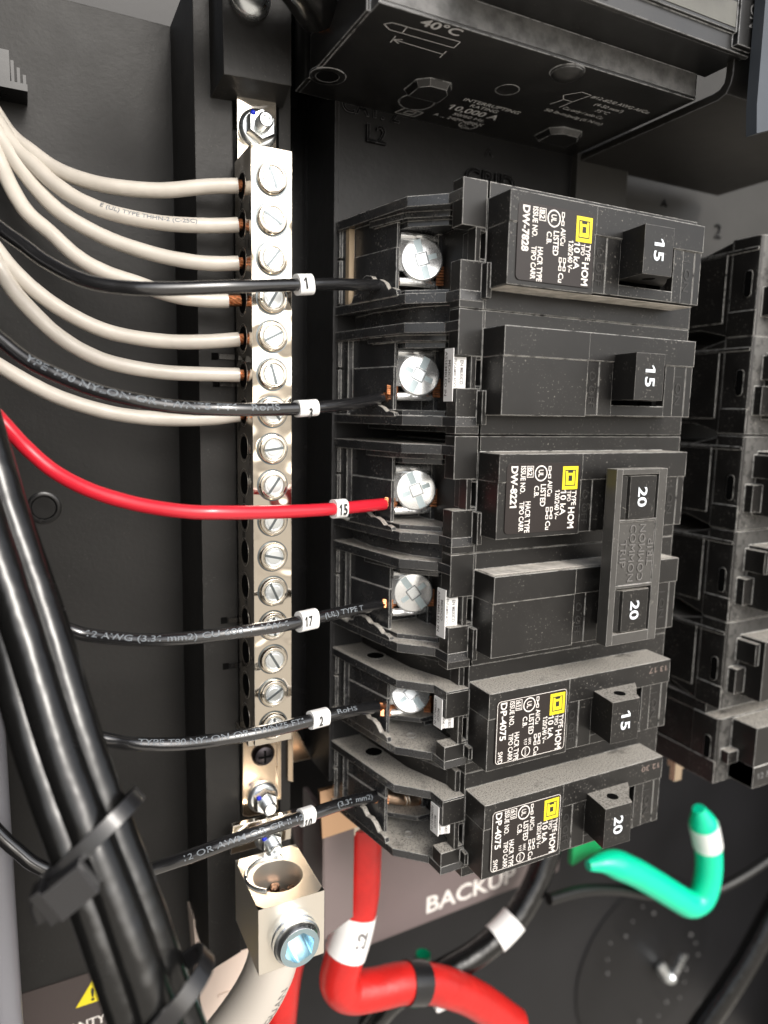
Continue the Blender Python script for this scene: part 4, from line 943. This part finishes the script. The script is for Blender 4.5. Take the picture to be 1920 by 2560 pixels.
# ------------------------------------------------------------------ lower right: bus, plates, big cables
T = Thing('bus_strap', 'warm copper bus strap behind the lowest black wire', 'bus bar', (-10, 150, 47))
mb = MB().prism([(-20.6, 141.8), (2, 141.2), (8, 153.6), (-19.8, 155.4)], 'z', 44.5, 46.0)
T.part('strap', mb, 'tan')
T.part('stay', MB().prism([(-29.5, 121.5), (-28.2, 121.2), (-28.2, 137), (-29.5, 136.4)], 'z', 44, 46).prism([(-28.4, 124), (-25.5, 123.6), (-17.9, 139.4), (-27, 139.6)], 'z', 58, 59), 'brass')
T = Thing('brown_bracket', 'plain warm brown plate hanging under the copper strap', 'bracket', (-14, 168, 50))
T.part('plate', MB().prism([(-18.6, 152), (-9.6, 152), (-9.6, 183), (-18.0, 186.5)], 'z', 46.5, 48.5).box(-18.8, -17.4, 150, 187, 46.6, 62), 'brown')
T = Thing('terminal_clamp_block', 'small silver clamp with a blue grey screw above the red cable', 'clamp', (-6, 157, 48))
T.part('clamp_body', MB().box(-9.6, 1.5, 153.6, 159.5, 48.0, 58), 'nickel')
T.part('screw', MB().lathe((-3.6, 155.9, 48.0), (0, 0, -1), [(3.0, 0), (3.0, 1.4), (2.4, 2.0), (1.2, 2.0), (1.0, 1.2), (.01, 1.2)], 28), 'zinc')
T = Thing('red_cable', 'thick red cable with a white L2 tag, bent to the right', 'cable', (-8, 180, 50))
P = spline([(-4.6, 158.5, 52), (-4.6, 170, 52), (-5.0, 181, 52), (-7.6, 191, 51), (-10.5, 199, 50.5), (-11.8, 205.5, 50.5), (-8.5, 210.5, 51), (-1, 212.4, 50.5), (10, 214.0, 50), (22, 219.5, 50), (36, 230, 50), (52, 246, 50)], 8)
ins = T.part('insulation', MB().tube(P, 5.7, 28, .015), 'red_cable')
sub = P[20:31]
tg = T.part('wrap_tag', MB().tube(sub, 5.95, 28), 'tag')
fm = frames(sub)[4]
mb = MB()
def lm(tx, ty):
    p, t_, n0, b0 = fm; dn = t_ if t_.y > 0 else -t_
    rt = b0 if b0.x > 0 else -b0
    yy = ty-1.4; return p-dn*(tx-2.0)*1.0+rt*(yy)*-1+n0*(math.sqrt(max(0, 6.0**2-yy*yy))+.06)
mb.text('L2', 2.8, (0, 0, 0), width=4.6, bold=.03, mapf=lambda tx, ty: lm(tx, ty)); T.part('printed_text', mb, 'ink_grey', tg, fix=False)
T.part('band', MB().tube(P[64:69], 6.3, 24), 'tieplastic')
single('red_cable', 'second red cable, mostly hidden behind the L2 cable', 'cable', MB().tube(spline([(2.5, 163, 66), (2.2, 180, 66), (-2, 188, 66), (-10, 192, 66), (-19, 199, 66), (-23, 210, 66), (-25, 226, 66)], 8), 5.4, 24), 'red_cable')
T = Thing('nameplate', 'tilted brown nameplate printed BACKUP, below the lowest breaker', 'nameplate', (30, 200, 72))
pl = T.part('plate', MB().prism([(-20, 163), (88, 172), (86, 212.5), (4, 215.5), (-8, 216)], 'z', 70, 73), 'brown')
mb = MB(); mb.text('BACKUP', 5.9, (28.6, 211.0, 69.9), right=(.999, -.02, 0), up=(.02, -.999, 0), width=37, bold=.02)
T.part('printed_text', mb, 'white_ink', pl, fix=False)
T = Thing('black_cable', 'thick black cable with a blank white tag, curving under the lowest breaker', 'cable', (60, 200, 55))
P = spline([(80, 150, 62), (77, 168, 61), (74.5, 180, 60), (71, 190, 58.5), (64.5, 202, 57), (55, 212, 56), (42, 219, 56), (28, 224, 58), (14, 232, 64), (8, 246, 70)], 8)
ins = T.part('insulation', MB().tube(P, 4.3, 24), 'cable')
T.part('blank_tag', MB().tube(P[40:46], 4.7, 24), 'tag')
T = Thing('green_cable', 'bright green grounding cable bent in a V with a white band', 'cable', (130, 200, 47))
P = spline([(84, 199, 53), (93, 200, 52), (104, 206, 51), (116, 214.5, 50), (126, 222, 49), (133, 226.5, 48.5), (138.5, 225, 48), (141, 218, 48), (140.5, 208, 48), (137, 197, 48), (132.5, 187, 48)], 8)
ins = T.part('insulation', MB().tube(P, lambda u: 5.0*min(1, .35+u*5)*min(1, .45+(1-u)*9), 24), 'green')
T.part('white_band', MB().tube(P[67:75], 5.4, 24), 'tag')
mb = MB().prism([(85, 172), (117, 170), (118, 193), (98, 203), (85, 205)], 'z', 62, 64)
T = Thing('ground_plate', 'green plate with a round boss behind the black cable and green cable', 'plate', (105, 190, 62))
T.part('plate', mb, 'green_plate'); T.part('round_boss', MB().lathe((105, 189, 62), (0, 0, -1), [(5, 0), (5, .6), (3.6, 1.2), (3.2, .5), (.01, .5)], 28), 'green_plate')
single('green_wire', 'short green wire end peeking out beside the white cable cap', 'wire', MB().tube(spline([(28, 226, 70), (27, 234, 70), (24, 243, 70)], 5), 2.6, 16), mat('dark_green_jacket', (.0, .22, .10), .4))
single('wire_connector', 'small white plastic cap next to the red cable at the bottom', 'cap', MB().prism(rrect(22.5, 27.5, 224, 231.5, 1.2), 'z', 52, 57), 'tag')
single('thin_black_wire', 'thin glossy black wire sweeping across below the green cable', 'wire', MB().tube(spline([(66, 205.5, 52), (82, 208, 53), (100, 214, 54), (120, 222.5, 54), (142, 230, 54), (160, 229, 52), (180, 220, 48), (200, 205, 44)], 8), 1.9, 16), mat('dull_black_jacket', (.006, .006, .006), .42))
single('black_cable', 'thick black cable curving down the lower right corner', 'cable', MB().tube(spline([(215, 200, 44), (200, 222, 46), (185, 246, 48), (172, 268, 50), (156, 292, 54), (140, 318, 58)], 8), 4.8, 24), 'cable')
T = Thing('breaker_clamp', 'small steel bracket with a bright screw under the right column', 'bracket', (98, 150, 40))
T.part('bracket', MB().box(88.5, 91.5, 145.2, 154, 24, 26).box(92, 104, 145.3, 152, 26, 30), 'brass')
T.part('screw', MB().lathe((98.5, 149.5, 26), (-.2, .5, -1), [(4.0, 0), (4.0, .8), (3.2, 2.0), (.01, 2.6)], 28), 'zinc')
T = Thing('far_post', 'grey vertical post behind the gap between the two breaker columns', 'post', (85, 190, 90))
T.part('post_body', MB().box(82, 106, 140, 205, 88, 96), mat('dark_grey_post', (.05, .05, .055), .4, edge=(.5, (.12, .12, .13), .86, .99)))
# perforated black bowl with a wing nut
T = Thing('speaker_grille', 'round black perforated disc with a ring of pale dots, bottom right', 'disc', (182, 318, 111))
mb = MB().lathe((186, 320, 111.5), (0, 0, -1), [(46, 0), (45.9, .15), (41, .25), (30, .2), (.01, .2)], 64)
ds = T.part('disc_body', mb, mat('satin_black', (.007, .007, .008), .42, spec=.3))
mb = MB(); random.seed(5)
for k in range(22):
    a = -2.9+k*.22; r_ = 30+(k % 3)*3.5
    mb.sphere((186+r_*math.cos(a), 320+r_*math.sin(a), 108.6), .55+.25*(k % 3 == 0), 8)
T.part('perforation_dot', mb, 'emboss')
T = Thing('wing_nut', 'pale metal wing nut at the centre of the black disc', 'wing nut', (196, 330, 108))
cx, cy, cz = 196, 326, 106
T.part('nut_body', MB().lathe((cx, cy, cz), (0, 0, -1), [(3.6, -4), (3.6, 2), (2.6, 4), (1.4, 5), (.01, 5)], 20), 'zinc')
for s_ in (-1, 1):
    T.part('wing', MB().prism([(cx+s_*2.2, cy+1.5), (cx+s_*10.5, cy-9.5), (cx+s_*6.5, cy-11.0), (cx+s_*1.2, cy-2.0)], 'z', cz-3.5, cz-1.8), 'zinc')
